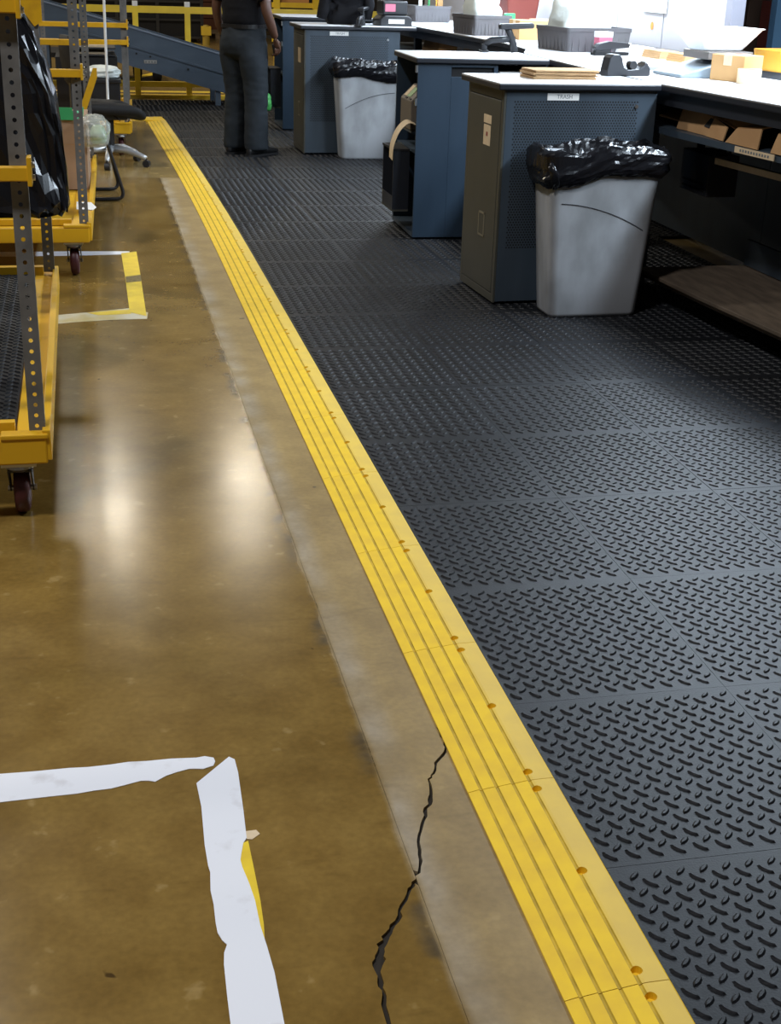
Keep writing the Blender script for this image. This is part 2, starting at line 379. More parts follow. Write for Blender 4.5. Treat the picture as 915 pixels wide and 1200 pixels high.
for i in range(-2, 22):
    y = YR0+(i+.5)*LT
    if y > 14.35: break
    a, b = xe(y-LT/2), xe(y+LT/2)
    o = link('ramp_segment', segmesh, ramp); ang = math.atan2(a-b, LT)
    o.rotation_euler = (0,0,ang)
    o.location = Vector(((a+b)/2-.183*math.cos(ang)-(X0-.09), y-1.3, -ZF))
yend = YR0+20.9*LT
# cross run at the far end (mitred at the corner)
for k in range(4):
    o = link('ramp_segment', segmesh, ramp); o.rotation_euler = (0,0,PI/2)
    o.location = Vector((xe(14.6)-.10-(k+.5)*LT-(X0-.09), 14.42-1.3, -ZF))
xc = xe(14.6)
crn = MB().prism([(xc-.19,14.30),(xc+.005,14.30),(xc-.015,14.62),(xc-.10,14.62),(xc-.10,14.42),(xc-.19,14.40)], ZF, .003).build('corner_piece', M_YEL, ramp, bevel=.003)
crn.location = (-(X0-.09), -1.3, -ZF)

def lug_mesh():
    m = MB(); m.box(.0008, WT-.0008, .0003, LT-.0003, -.017, 0)
    n1, n2 = 11, 12
    a, b = WT/ (n1+.35), (LT-.040)/n2
    rr = random.Random(1)
    def lug(x, y, ang):
        T = Matrix.Translation((x,y,0)) @ Matrix.Rotation(ang,4,'Z')
        l, wd, h = (.0185, .0060, .0040) if ang < 0 else (.0165, .0066, .0034)
        base = [(-l,0),(-l*.55,-wd*.8),(0,-wd),(l*.55,-wd*.8),(l,0),(l*.55,wd*.8),(0,wd),(-l*.55,wd*.8)]
        vs = [(x_,y_,-.0002) for x_,y_ in base]+[(x_*.74,y_*.42,h) for x_,y_ in base]
        n = 8
        m._add(vs, [(i,(i+1)%n,n+(i+1)%n,n+i) for i in range(n)]+[tuple(range(n,2*n))], T)
    for j in range(n2):
        for i in range(n1):
            x, y = a*(i+.45), .020+b*(j+.26)
            lug(x, y, math.radians(-50)); 
            if i < n1: lug(x+a*.5, y+b*.5, math.radians(43))
    return m.mesh('mat_tile', M_RUB)
tile = lug_mesh()
fm = thing('floor_mat', 'large black diamond-tread rubber mat of interlocking square tiles', 'mat', (2.2,8.,ZF))
rt = random.Random(5)
YT0 = 2.53049
for k in range(-2, 23):
    y = YT0+k*LT
    c0 = -3 if y > 14.6 else 0
    for c in range(c0, 6 if k > 8 else 5):
        x = xe(y+LT/2)+c*WT
        link('mat_tile', tile, fm, (x-2.2, y-8., -ZF+rt.uniform(-.0006,.0004)))

# ------------------------------------------------------------------ work desks and benches
def perforation(parent, x0, x1, z0, z1, y, pitch=.0142, r=.0044):
    m = MB(); row = 0; z = z1
    while z > z0:
        x = x0+(pitch/2 if row % 2 else 0)
        while x < x1:
            m._add([(x+r*math.cos(PI/3*i), y, z+r*math.sin(PI/3*i)) for i in range(6)]+[(x+r*math.cos(PI/3*i), y+.004, z+r*math.sin(PI/3*i)) for i in range(6)],
                   [tuple(range(6))]+[(i,(i+1)%6,6+(i+1)%6,6+i) for i in range(6)])
            x += pitch
        z -= pitch*.86; row += 1
    o = m.build('perforation', M_BLKM, parent); o['kind'] = 'stuff'; return o

def desk_top(t, x0, x1, y0, y1, z=1.05):
    MB().box(x0, x1, y0, y1, z-.032, z-.003).build('edge_band', M_BEDGE, t, bevel=.006)
    MB().box(x0+.003, x1-.003, y0+.003, y1-.003, z-.006, z).build('worktop', M_LAM, t, bevel=.002)

def trash_desk(label, loc, rz, depth, wid=.78, stickers=True):
    t = thing('packing_desk', label, 'desk', loc, rz)
    # hollow shell from panels
    m = MB(); m.box(.012, wid, 0, .004, .015, 1.018); fp = m.build('front_panel', M_BLUE, t, bevel=.0015)
    MB().box(0, .012, 0, .03, .01, 1.018).box(0, .012, depth-.03, depth, .01, 1.018).box(0, .012, .03, depth-.03, .97, 1.018).box(0,.012,.03,depth-.03,.01,.05).build('end_frame', M_DOOR, t, bevel=.002)
    d = MB().box(-.002, .010, .034, depth-.034, .054, .966).build('door', M_DOOR, t, bevel=.003)
    yc = depth*.42
    MB().box(-.005,-.001, yc-.045,yc-.035,.30,.42).box(-.005,-.001, yc+.035,yc+.045,.30,.42).box(-.005,-.001,yc-.045,yc+.045,.30,.31).box(-.005,-.001,yc-.045,yc+.045,.41,.42).build('latch_frame', mat('worn_latch', (.22,.20,.15), .45, metal=.3), d)
    MB().box(-.0045,-.002, yc-.033,yc+.033,.312,.408).build('latch_plate', M_DOOR, d)
    if stickers:
        ys = depth*.40
        MB().box(-.0028,-.002, ys-.055,ys+.055,.845,.885).build('sticker', M_CREAM, d)
        s2 = MB().box(-.0028,-.002, ys-.050,ys+.050,.742,.838).build('sticker', M_CREAM, d)
        MB().box(-.0033,-.0028, ys-.012,ys+.012,.785,.805).build('printed_mark', mat('red_print', (.25,.05,.04), .7), s2)
    else:
        MB().box(-.0028,-.002, depth*.3,depth*.55,.74,.86).build('sticker', M_CREAM, d)
    MB().box(wid-.012, wid, .006, depth, .015, 1.018).box(.012, wid-.012, depth-.012, depth, .015, 1.018).build('carcass', M_BLUE, t)
    desk_top(t, -.035, wid+(.008 if stickers else .135), -.025, depth+.03)
    perforation(t, .055, wid-.10, .28, .965, -.0007)
    lb = MB().box(.215, .375, -.0022, -.0005, .972, 1.004).build('paper_label', M_PAPER, t)
    text('label_text', 'TRASH', .026, M_INK, lb, (.302, -.0024, .988), (PI/2,0,0))
    MB().cyl((wid-.105,.002,.945),(wid-.105,-.006,.945),.009,n=12).build('bolt', M_STEEL, t)
    return t
desk1 = trash_desk('blue-grey packing desk with perforated front, TRASH sign and two beige stickers on its end door', (1.905,6.275,0), math.radians(3.2), .52)
desk3 = trash_desk('farther blue-grey packing desk with perforated front, a scanner and black jacket on its top', (1.80,11.745,0), math.radians(.8), .56, .82, False)

def slot_desk(label, loc, rz, depth, wid=.79, detail=True):
    t = thing('packing_desk', label, 'desk', loc, rz)
    # front panel in plates around the slot and the open paper bay
    m = MB()
    xs = .48
    m.box(0, .20, 0, .014, .012, 1.018); m.box(.20, .455, 0, .014, .012, .945); m.box(.20,.455,0,.014,.998,1.018); m.box(.455,xs,0,.014,.012,1.018)
    m.box(xs, wid, 0, .014, .012, .90)
    m.build('front_panel', M_BLUE2, t, bevel=.0015)
    MB().box(.195,.46,.016,.05,.935,1.008).build('slot_back', M_BLKM, t)
    MB().box(0, wid, depth-.014, depth, .012, 1.018).box(wid-.014, wid, .014, depth-.014, .012, 1.018).build('carcass', M_BLUE2, t)
    MB().box(.0, wid-.014, .014, depth-.014, .012, .035).build('bottom_shelf', M_BLUE, t)
    MB().box(.01, wid-.014, .014, depth-.014, .50, .515).build('shelf', M_BLUE, t)
    MB().box(.455, wid-.014, .014, depth-.014, .90, .912).build('shelf', M_BLUE, t)
    MB().box(.18,.195,.014,depth-.014,.035,1.018).build('divider', M_BLKM, t)
    desk_top(t, -.015, wid-.005, -.022, depth+.03)
    for z in (.985, .80): MB().box(-.012,.0,-.002,.02,z-.02,z+.02).build('hinge', M_STEEL, t)
    return t
desk2 = slot_desk('deep blue packing desk with a slotted front and a printer in its open end', (1.885,7.955,0), math.radians(-1.), .62)
desk4 = slot_desk('dark blue packing desk farthest away, its open end beside the man', (1.86,13.50,0), math.radians(0), .62, .88)

def bench(label, front, depth_dir, z=1.05, shelf=True, under=True, legs=()):
    """a workbench whose front edge is the polyline `front`; depth runs to +x"""
    y0, y1 = front[0][1], front[-1][1]
    t = thing('workbench', label, 'workbench', ((front[0][0]+depth_dir)/2, (y0+y1)/2, 0))
    ox, oy = t.location.x, t.location.y
    back = [(depth_dir, y1), (depth_dir, y0)]
    P = [(x-ox, y-oy) for x, y in front+back]
    MB().prism(P, z-.034, z-.003).build('edge_band', M_BEDGE, t, bevel=.005)
    def inset(d): return [(x-ox+d, y-oy) for x, y in front]+[(depth_dir-ox, y1-oy),(depth_dir-ox, y0-oy)]
    MB().prism(inset(.004), z-.006, z).build('worktop', M_LAM, t)
    ap = MB()
    for (a, b) in zip(front[:-1], front[1:]):
        ap.bar((a[0]-ox+.05, a[1]-oy, z-.067), (b[0]-ox+.05, b[1]-oy, z-.067), .03, .066)
    ap.build('apron', M_BEDGE, t)
    if shelf:
        MB().prism([(x-ox+.03, y-oy) for x, y in front]+[(depth_dir-.03-ox,y1-oy),(depth_dir-.03-ox,y0-oy)], z-.235, z-.205).build('shelf', M_BLUE, t)
    MB().box(depth_dir-.03-ox, depth_dir-ox, y0-oy, y1-oy, .02, z-.04).build('back_panel', M_BLUE, t)
    for (x, y) in legs:
        MB().box(x-ox, x-ox+.06, y-oy-.03, y-oy+.03, 0, z-.034).build('leg', M_BLUE, t)
    return t
b1 = bench('near workbench with white top holding scale, bowl and boxes, flattened cardboard on its shelf', [(3.02,3.6),(2.86,5.0),(2.765,5.75),(2.705,6.30),(2.69,6.895)], 3.66, legs=[(3.0,4.4),(2.79,6.66)])
ox, oy = b1.location.x, b1.location.y
MB().prism([(x-ox,y-oy) for x,y in [(3.0,3.6),(2.84,4.8),(2.745,5.75),(2.70,6.4),(3.3,6.4),(3.35,5.0),(3.45,3.6)]], .130,.150).build('low_shelf', M_PLY, b1, bevel=.004)
MB().prism([(x-ox,y-oy) for x,y in [(3.01,3.6),(2.86,4.8),(2.765,5.75),(2.72,6.4),(3.3,6.4),(3.35,5.0),(3.45,3.6)]], .108,.1275).build('low_shelf', M_PLY, b1, bevel=.004)
MB().bar((3.36-ox,3.7-oy,.22),(3.30-ox,6.4-oy,.22),.02,.13).build('kick_board', M_BLUE, b1)
for y_ in (5.05, 6.05): MB().box(2.93-ox,3.0-ox,y_-oy,y_+.10-oy,0,.108).build('foot_block', M_BEDGE, b1)
lab = MB().bar((2.796-ox+.0,5.66-oy,.831),(2.836-ox,5.365-oy,.831),.004,.026).build('shelf_label', M_CREAM, b1)
for k in range(11):                                    # the print on it is too worn to read: short grey strokes
    tt = .14+.07*k; MB().bar((2.7932-ox+.04*tt,5.66-.295*tt-oy,.831),(2.7932-ox+.04*(tt+.035),5.66-.295*(tt+.035)-oy,.831),.001,.010).build('faded_print', M_INK, lab)
b2 = bench('middle workbench with white top between the two nearer desks, grey ribbed tote on it', [(2.675,6.90),(2.672,7.2),(2.69,8.0),(2.705,8.55)], 3.66, legs=[(2.74,7.0)])
b3 = bench('far workbench with white top behind the deep blue desk, two grey totes on it', [(2.72,8.60),(2.86,9.0),(2.915,9.7),(2.85,10.9),(2.775,12.25),(2.76,13.4)], 3.66, legs=[(2.98,9.75),(2.85,12.2)])

# ------------------------------------------------------------------ trash cans
def trash_can(label, loc, rz, flip, seed):
    t = thing('trash_can', label, 'trash can', loc, rz)
    rings = []
    H_ = .76
    def sec(z):
        f = z/H_; return .448+(.555-.448)*f, .215+(.275-.215)*f
    for z in (0,.006,.02,.2,.4,.6,.70,H_):
        w_, d_ = sec(z); k = .012 if z == 0 else (.004 if z == .006 else 0)
        rings.append([(x,y,z) for x,y in rrect(w_-2*k, d_-2*k, .042, 6)])
    inner = []
    for z in (H_, .5, .05):
        w_, d_ = sec(z); inner.append([(x,y,z) for x,y in rrect(w_-.012, d_-.012, .038, 6)])
    MB().loft(rings+inner).build('body', M_CAN, t, smooth=True)
    # moulded arc on the front
    pts = []
    for i in range(25):
        u = i/24; x = -.255+.50*u; zz = .545-.155*u**2.1
        if flip: x = -x
        w_, d_ = sec(zz); 
        if abs(x) < w_/2-.04: pts.append((x, -d_/2-.0004, zz))
    MB().tube(pts, .0026, 6).build('moulded_seam', M_SEAM, t)
    # bag folded over the rim: a crumpled film with sharp slanting creases
    rs = random.Random(seed); off = Vector((rs.uniform(0,9),rs.uniform(0,9),rs.uniform(0,9)))
    def ridge(v): return 1-2*abs(noise.noise(v))
    base0 = rrect(1,1,.14,2); sg = -1 if not flip else 1
    NP = 92
    def rim(w_, d_, r_):
        p = rrect(w_, d_, r_, 5); p.append(p[0]); L_ = [0]
        for a_, b_ in zip(p[:-1],p[1:]): L_.append(L_[-1]+math.hypot(b_[0]-a_[0],b_[1]-a_[1]))
        out = []; j = 0
        for i in range(NP):
            t_ = L_[-1]*i/NP
            while L_[j+1] < t_: j += 1
            f = (t_-L_[j])/(L_[j+1]-L_[j]); out.append((p[j][0]+(p[j+1][0]-p[j][0])*f, p[j][1]+(p[j+1][1]-p[j][1])*f, t_))
        return out
    rows = [(.40,-.014,0,0),(.62,-.016,.006,.006),(.73,-.016,.012,.016),(.772,-.010,.014,.026),(.794,.000,.012,.030),(.790,.014,.012,.024),(.770,.024,.014,.012),
            (.748,.028,.015,.010),(.724,.029,.015,.010),(.700,.027,.014,.010),(.680,.020,.010,.010),(.664,.011,.005,.014)]
    rows = [tuple(p_[i]+(q_[i]-p_[i])*f for i in range(4)) for p_,q_ in zip(rows[:-1],rows[1:]) for f in (0,.5)]+[rows[-1]]
    rg = []
    for k_, (z,gr,amp,za) in enumerate(rows):
        w_, d_ = sec(min(z,H_)); ring = []
        for (x,y,t_) in rim(w_+2*gr, d_+2*gr, .05):
            sl_ = z
            n = .95*ridge(Vector((t_*1.3+z*2.0,z*13-t_*3.4,.3))+off)+.5*ridge(Vector((t_*2.6-z*2,z*24-t_*5.5,4.3))+off)+rs.uniform(-.13,.13)-.4
            n2 = noise.noise(Vector((x*9,y*9,2.2))+off)+rs.uniform(-.15,.15)
            l = math.hypot(x,y)
            dr = .055*max(0,(x*sg+.02))/.3*(1 if k_ > 12 else .25) if not flip else .035*max(0,x+.1)/.3*(1 if k_ > 12 else .25)
            ring.append((x*(1+amp*n/l), y*(1+amp*n/l), z+za*n2-dr))
        rg.append(ring)
    lm = MB().loft(rg, caps=False); bmesh.ops.triangulate(lm.bm, faces=lm.bm.faces, quad_method='ALTERNATE')
    bg = lm.build('bag_liner', M_BAG, t)
    kn = MB(); 
    kr = []
    for i in range(7):
        u = i/6; r_ = .012+.020*math.sin(u*PI)*(.4+.6*rs.random())
        c = Vector((-.285+.03*u, -.135-.03*math.sin(u*PI), .735-.115*u))
        if flip: c.x = -c.x*.98; 
        kr.append([c+Vector((math.cos(a)*r_*(1+.3*noise.noise(Vector((math.cos(a)*2,math.sin(a)*2,u*4))+off)), math.sin(a)*r_*.8, .01*math.sin(3*a))) for a in [2*PI*k/12 for k in range(12)]])
    kn.loft(kr).build('bag_knot', M_BAG, bg, smooth=True)
    return t
trash_can('tall grey trash can with black liner standing before the nearer TRASH desk', (2.325,6.095,0), math.radians(1.5), False, 2)
trash_can('tall grey trash can with black liner standing before the farther perforated desk', (2.30,11.55,0), math.radians(0), True, 6)

# ------------------------------------------------------------------ things on the desks and benches
ZT = 1.0505
def stack_of_bags(loc, rz, n, sx, sy, th, label, group=None):
    t = thing('paper_bag_stack', label, 'paper bags', loc, rz); r = random.Random(4)
    for i in range(n):
        T = Matrix.Translation((r.uniform(-.008,.008), r.uniform(-.006,.006), i*th)) @ Matrix.Rotation(r.uniform(-.03,.03),4,'Z')
        m = MB(); x0, x1, y0, y1 = -sx/2, sx/2, -sy/2, sy/2
        rings = [[(x0,y,th*.25+k*th*.45) for y in (y0,y1)] for k in (0,1)]
        m.box(x0+.004,x1,y0,y1,0,th*.38,T); m.box(x0,x1-.004,y0+.002,y1-.002,th*.45,th*.85,T); m.cyl(T@Vector((x0+.003,y0,th*.42)),T@Vector((x0+.003,y1,th*.42)),th*.4,n=8)
        m.build('paper_bag', M_KRAFT, t)
    return t
stack_of_bags((2.275,6.60,ZT), math.radians(3), 7, .33, .20, .006, 'low stack of flat kraft paper bags on the nearer TRASH desk')
# tape dispenser
def tape_dispenser(loc, rz, label):
    t = thing('tape_dispenser', label, 'tape dispenser', loc, rz)
    prof = [(-.13,0),(.13,0),(.13,.032),(.112,.062),(.095,.066),(.088,.05),(.06,.034),(-.005,.030),(-.03,.04),(-.045,.085),(-.06,.105),(-.10,.105),(-.118,.088),(-.13,.03)]
    T = Matrix.Rotation(PI/2,4,'X')
    MB().prism(prof, -.035, .035, T).build('base', M_TAPER, t, bevel=.006, seg=3)
    MB().cyl((.035,-.02,.052),(.035,.02,.052),.022,n=20).build('tape_roll', M_BLK, t, bevel=.002)
    MB().box(.10,.128,-.022,.022,.064,.070).build('cutter', M_STEEL, t)
    return t
tape_dispenser((2.70,6.80,ZT), math.radians(12), 'dark grey desk tape dispenser at the corner of the nearer TRASH desk')
sp = thing('stapler', 'black and grey stapler lying before the ribbed tote on the middle bench', 'stapler', (3.24,8.45,ZT), math.radians(14))
MB().box(-.13,.13,-.025,.025,0,.018).build('base', M_BLKM, sp, bevel=.004); MB().prism([(-.12,.03),(.13,.045),(.14,.06),(.12,.075),(-.02,.085),(-.10,.07),(-.125,.05)],-.022,.022,Matrix.Rotation(PI/2,4,'X')).build('arm', M_TAPER, sp, bevel=.006); MB().box(-.115,.0,-.015,.015,.018,.04).build('spring_block', M_BLK, sp)
# pink and white label roll box on the second one: its own thing
pk = thing('label_box', 'small pink and white box behind the dispenser, in front of the ribbed tote', 'box', (3.235,8.57,ZT), math.radians(15))
MB().box(-.05,.05,-.03,.03,0,.105).build('carton', M_PINK, pk, bevel=.003); MB().box(-.052,.052,-.032,.032,.10,.135).build('lid', M_WHITE, pk, bevel=.003)
# scale with bowl
sc = thing('parcel_scale', 'pale parcel scale with sloped body on the near workbench', 'scale', (3.16,6.86,ZT), math.radians(6))
T = Matrix.Rotation(PI/2,4,'X')
prof = [(-.22,0),(.22,0),(.22,.085),(.10,.088),(.0,.072),(-.10,.045),(-.20,.022),(-.22,.015)]
MB().prism(prof, -.15, .15, T).build('body', M_SCALE, sc, bevel=.008, seg=3)
MB().box(-.205,-.06,-.10,.10,.030,.034, Matrix.Rotation(math.radians(-12),4,'Y')).build('display', M_WHITE, sc)
MB().box(-.06,.20,-.13,.13,.088,.128).build('weigh_plate', mat('scale_plate', (.24,.22,.21), .4, metal=.4), sc, bevel=.004)
for k in range(11): MB().box(-.03+.022*k,-.022+.022*k,-.152,-.149,.01,.06).build('vent', M_TAPER, sc)
bw = thing('bowl', 'white square flared bowl standing on the parcel scale', 'bowl', (3.215,6.87,ZT+.1285), math.radians(8))
def sq(w_, z): return [(x,y,z) for x,y in rrect(w_, w_*.72, .03, 4)]
MB().loft([sq(.22,0), sq(.24,.006), sq(.39,.105), sq(.41,.108), sq(.41,.112), sq(.375,.112), sq(.23,.012), sq(.2,.010)]).build('bowl_shell', M_WHITE, bw, smooth=False, bevel=.002)
# boxes
def carton(name, loc, rz, sx, sy, sz, m, label, tape=True, group=None):
    t = thing(name, label, 'box', loc, rz, group)
    MB().box(-sx/2,sx/2,-sy/2,sy/2,0,sz).build('carton', m, t, bevel=.003)
    MB().box(-sx/2,sx/2,-.002,.002,sz-.001,sz+.0008).build('flap_gap', M_BLKM, t)
    if tape: MB().box(-sx/2-.001,sx/2+.001,-.025,.025,sz+.0008,sz+.0016).box(-sx/2-.0012,-sx/2-.0004,-.025,.025,sz*.6,sz+.0016).build('packing_tape', M_CREAM, t)
    return t
bx = carton('cardboard_box', (3.20,6.57,ZT), math.radians(28), .155, .20, .125, M_CARDL, 'small pale cardboard box on the near workbench beside the scale')
MB().box(-.04,.05,-.02,.03,.1268,.1276).build('red_print', mat('red_ink', (.55,.08,.03), .6), bx)
tr = thing('packing_tape_roll', 'beige roll of packing tape in front of the small pale cardboard box', 'tape roll', (3.19,6.40,ZT))
MB().lathe([(.040,0),(.058,0),(.058,.068),(.040,.068),(.040,0)], n=28).build('tape', M_CREAM, tr); MB().lathe([(.037,.001),(.040,.001),(.040,.067),(.037,.067),(.037,.001)], n=28).build('core', M_CARD, tr)
ob = thing('storage_bin', 'yellow-orange plastic bin at the back of the near workbench', 'bin', (3.56,6.72,ZT), math.radians(8))
def opentub(m, sx, sy, sz, wt=.006, fl=.02):
    a = [[(x,y,z) for x,y in rrect(sx+2*fl*z/sz, sy+2*fl*z/sz, .02, 3)] for z in (0, sz)]
    b = [[(x,y,z) for x,y in rrect(sx+2*fl*z/sz-2*wt, sy+2*fl*z/sz-2*wt, .016, 3)] for z in (sz, wt)]
    return m.loft(a+b)
opentub(MB(), .16, .34, .14).build('tub', M_ORANGE, ob)
MB().box(-.09,.09,-.18,.18,.0,.035).build('base_strip', M_TAPER, ob)
# ribbed totes
def tote(loc, rz, sx, sy, sz, label, filler):
    t = thing('ribbed_tote', label, 'tote', loc, rz)
    opentub(MB(), sx, sy, sz, .008, .012).build('tub', M_TOTE, t)
    m = MB()
    a = rrect(sx+.03, sy+.03, .02, 3); b = rrect(sx+.01, sy+.01, .016, 3)
    m.loft([[(x,y,sz-.022) for x,y in a],[(x,y,sz+.002) for x,y in a],[(x,y,sz+.002) for x,y in b],[(x,y,sz-.022) for x,y in b]], caps=False)
    m.build('rim', M_TOTE, t)
    for sgn in (-1,1):
        for k in range(9):
            u = -sx/2+.03+(sx-.06)*k/8; MB().box(u-.005,u+.005, sgn*(sy/2+.001)-.007, sgn*(sy/2+.001)+.007,.008,sz-.02).build('rib', M_TOTE, t)
        for k in range(8):
            u = -sy/2+.03+(sy-.06)*k/7; MB().box(sgn*(sx/2+.001)-.007, sgn*(sx/2+.001)+.007, u-.005,u+.005,.008,sz-.02).build('rib', M_TOTE, t)
    return t
def crumple(name, label, cat, loc, sx, sy, sz, m, seed, amp=.25, freq=2.2, group=None, taper=.75):
    """a soft crumpled bag: a noisy rounded hull standing on its flat underside"""
    b = MB(); off = Vector((seed*3.7, seed*1.3, seed*2.1)); rings = []
    for j in range(15):
        v = j/14; ring = []
        rad = (1.0 if v < .55 else 1.0-(1-taper)*((v-.55)/.45))*math.sqrt(max(.0, 1-max(0,(v-.75)/.25)**2*.985))*(.86+.14*min(1,v/.12))
        for i in range(28):
            a = 2*PI*i/28; c, s_ = math.cos(a), math.sin(a)
            p = Vector((math.copysign(abs(c)**.6,c)*sx/2*rad, math.copysign(abs(s_)**.6,s_)*sy/2*rad, v*sz))
            q = Vector((c*freq,s_*freq,v*freq*1.6))+off
            n = noise.noise(q)+.6*noise.noise(q*2.4)+.35*abs(noise.noise(q*4.7))
            k = 1+amp*n*min(1,v*3)
            ring.append((p.x*k, p.y*k, p.z*(1+.15*amp*n) if v else 0))
        rings.append(ring)
    return tag(b.loft(rings).build(name, m, smooth=True), label, cat, group) if True else None
def place(o, loc, rz=0): o.location = loc; o.rotation_euler = (0,0,rz); return o
t1 = (3.235,8.95); a1 = math.radians(12)
tote((*t1,ZT), a1, .46, .40, .145, 'grey ribbed tote heaped with white bags on the middle workbench', None)
place(crumple('bubble_bag', 'large white plastic bag bulging out of the middle ribbed tote', 'plastic bag', None, .37,.32,.36, M_FILMW, 3, .16), (t1[0]-.03,t1[1],ZT+.0095), .3)
t2 = (3.05,10.78)
tote((*t2,ZT), math.radians(10), .30, .40, .145, 'grey ribbed tote of white and green packets behind the deep blue desk', None)
place(crumple('bubble_bag', 'white crumpled plastic bag filling the tote behind the deep blue desk', 'plastic bag', None, .25,.32,.33, M_FILMW, 5, .16), (t2[0],t2[1],ZT+.0095), .1)
g = tag(MB().box(-.05,.05,-.012,.012,0,.16).build('green_packet', M_GREEN, bevel=.004), 'green packet leaning by the white bag in the second tote', 'packet'); place(g, (t2[0]+.22,t2[1]-.02,ZT), .4)
t3 = (3.16,13.0)
tote((*t3,ZT), math.radians(2), .33, .30, .14, 'farthest grey ribbed tote holding coloured folders on the far workbench', None)
for k,(m_,dx,lb) in enumerate([(M_GREEN,.0,'green folder standing in the farthest tote'),(M_ORANGE,.075,'orange folder standing in the farthest tote'),(M_PAPER,-.08,'white folder standing in the farthest tote'),(M_CARDL,.11,'tan folder standing in the farthest tote')]):
    f = tag(MB().prism([(-.09,0),(.09,0),(.09,.20),(.03,.21),(.025,.225),(-.09,.225)], -.004,.004, Matrix.Rotation(PI/2,4,'X')).build('folder', m_, bevel=.001), lb, 'folder')
    place(f, (t3[0]+dx,t3[1],ZT+.0095), math.radians(80-6*k))
carton('cardboard_box', (3.26,10.18,ZT), math.radians(4), .26, .22, .135, M_CARDL, 'pale cardboard box between the two grey totes behind the scanner')
carton('cardboard_box', (3.50,10.55,ZT), math.radians(-5), .22, .20, .13, M_CARDL, 'pale cardboard box at the wall behind the two grey totes')
# brown chair back / tub behind
cr = thing('brown_tub', 'red-brown plastic tub on the back of the far workbench', 'tub', (3.50,11.3,ZT), 0)
opentub(MB(), .22, .26, .28, .008, .03).build('tub', M_REDB, cr); MB().lathe([(.15,.262),(.168,.262),(.168,.285),(.15,.285),(.15,.262)], n=24).build('rim', M_REDB, cr)
# barcode scanner on stand
def scanner(loc, rz, label, k=1.):
    t = thing('barcode_scanner', label, 'scanner', loc, rz)
    MB().cyl((-.10*k,0,0),(-.10*k,0,.045*k),.018*k,n=14).box(-.125*k,-.075*k,-.035*k,.035*k,0,.01*k).build('foot', M_BLK, t, bevel=.003)
    MB().tube([(-.10*k,0,.045*k),(-.06*k,0,.066*k),(.0,0,.072*k),(.05*k,0,.075*k)], [.02*k,.019*k,.018*k,.02*k], 12).build('stand_arm', M_BLK, t, smooth=True)
    MB().tube([(.085*k,0,.004*k),(.075*k,0,.05*k),(.05*k,0,.11*k),(.03*k,0,.15*k)], [.022*k,.021*k,.019*k,.022*k], 12).build('handle', M_BLK, t, smooth=True)
    MB().box(-.01*k,.20*k,-.034*k,.034*k,.128*k,.160*k, Matrix.Rotation(math.radians(-3),4,'Y')).build('head', M_BLK, t, bevel=.012*k, seg=3)
    MB().box(.05*k,.085*k,-.004,.004,.07*k,.09*k).build('trigger', M_TAPER, t)
    return t
scanner((2.555,8.56,ZT), math.radians(-6), 'black barcode scanner in a stand on the deep blue desk', 1.05)
scanner((2.29,11.81,ZT), math.radians(65), 'black barcode scanner standing on the farther perforated desk', .9)
# black label printer + pink box on desk 3
pr = thing('label_printer', 'black label printer with pink label on the farther perforated desk', 'printer', (2.60,12.0,ZT), math.radians(4))
MB().prism([(-.14,0),(.14,0),(.14,.06),(.10,.085),(-.10,.085),(-.14,.05)], -.13,.13, Matrix.Rotation(PI/2,4,'X')).build('body', M_BLK, pr, bevel=.008)
MB().box(-.07,.07,-.133,-.131,.02,.055).build('label_strip', M_PAPER, pr)
MB().box(-.11,.11,-.09,.12,.086,.20).build('cover', M_BLK, pr, bevel=.012); MB().box(-.09,.0,-.092,-.090,.115,.175).build('pink_label', M_PINK, pr)
jk = crumple('jacket', 'black jacket heaped on the farther perforated desk', 'jacket', None, .34,.26,.46, M_SHIRT, 8, .5, 3.6, None, .5); place(jk, (2.20,12.09,ZT))
MB().tube([(.10,-.04,.40),(.17,-.08,.30),(.19,-.10,.16),(.17,-.12,.05)],[.05,.055,.05,.042],12).build('sleeve', M_SHIRT, jk, smooth=True); MB().tube([(-.10,-.05,.42),(-.16,-.09,.28),(-.20,-.10,.12),(-.22,-.10,.045)],[.05,.055,.05,.042],12).build('sleeve', M_SHIRT, jk, smooth=True)
# papers in the paper bay of the blue desk
pp = thing('paper_stack', 'papers and clipboards in the open bay of the deep blue desk', 'papers', (2.52,8.082,.912), 0)
r_ = random.Random(2)
for k in range(5):
    MB().box(-.14+r_.uniform(-.02,.02),.15,-.11+r_.uniform(-.01,.01),.12,.006+.012*k,.013+.012*k).build('paper', M_PAPER if k != 3 else M_STEEL, pp)
MB().box(-.155,.155,-.125,.125,.0005,.006).build('tray', M_BLK, pp)
# printer inside open end of desk 2
def end_printer(loc, rz, label):
    t = thing('receipt_printer', label, 'printer', loc, rz)
    prof = [(-.05,0),(.07,0),(.07,.25),(.03,.25),(-.05,.17)]
    MB().prism(prof, -.14,.14, Matrix.Rotation(PI/2,4,'X')).build('body', mat('taupe_plastic', (.13,.11,.09), .5), t, bevel=.006)
    face = Matrix.Translation((-.05,0,.17)) @ Matrix.Rotation(math.radians(-45),4,'Y')
    MB().box(.02,.09,-.06,.02,.0005,.004, face).build('sticker', M_GREEN2, t); MB().box(.02,.10,.03,.10,.0005,.004, face).build('sticker', M_CREAM, t)
    for k in (0,1): MB().box(.004,.014,-.12+.10*k,-.07+.10*k,.0005,.005, face).build('button', M_BLK, t)
    return t
end_printer((1.94,8.27,.62), 0, 'taupe label printer inside the open end of the deep blue desk')
sh = MB().box(-.05,.13,-.17,.17,0,.012).build('printer_shelf', M_BLUE, desk2); sh.location = (.055,.32,.606)
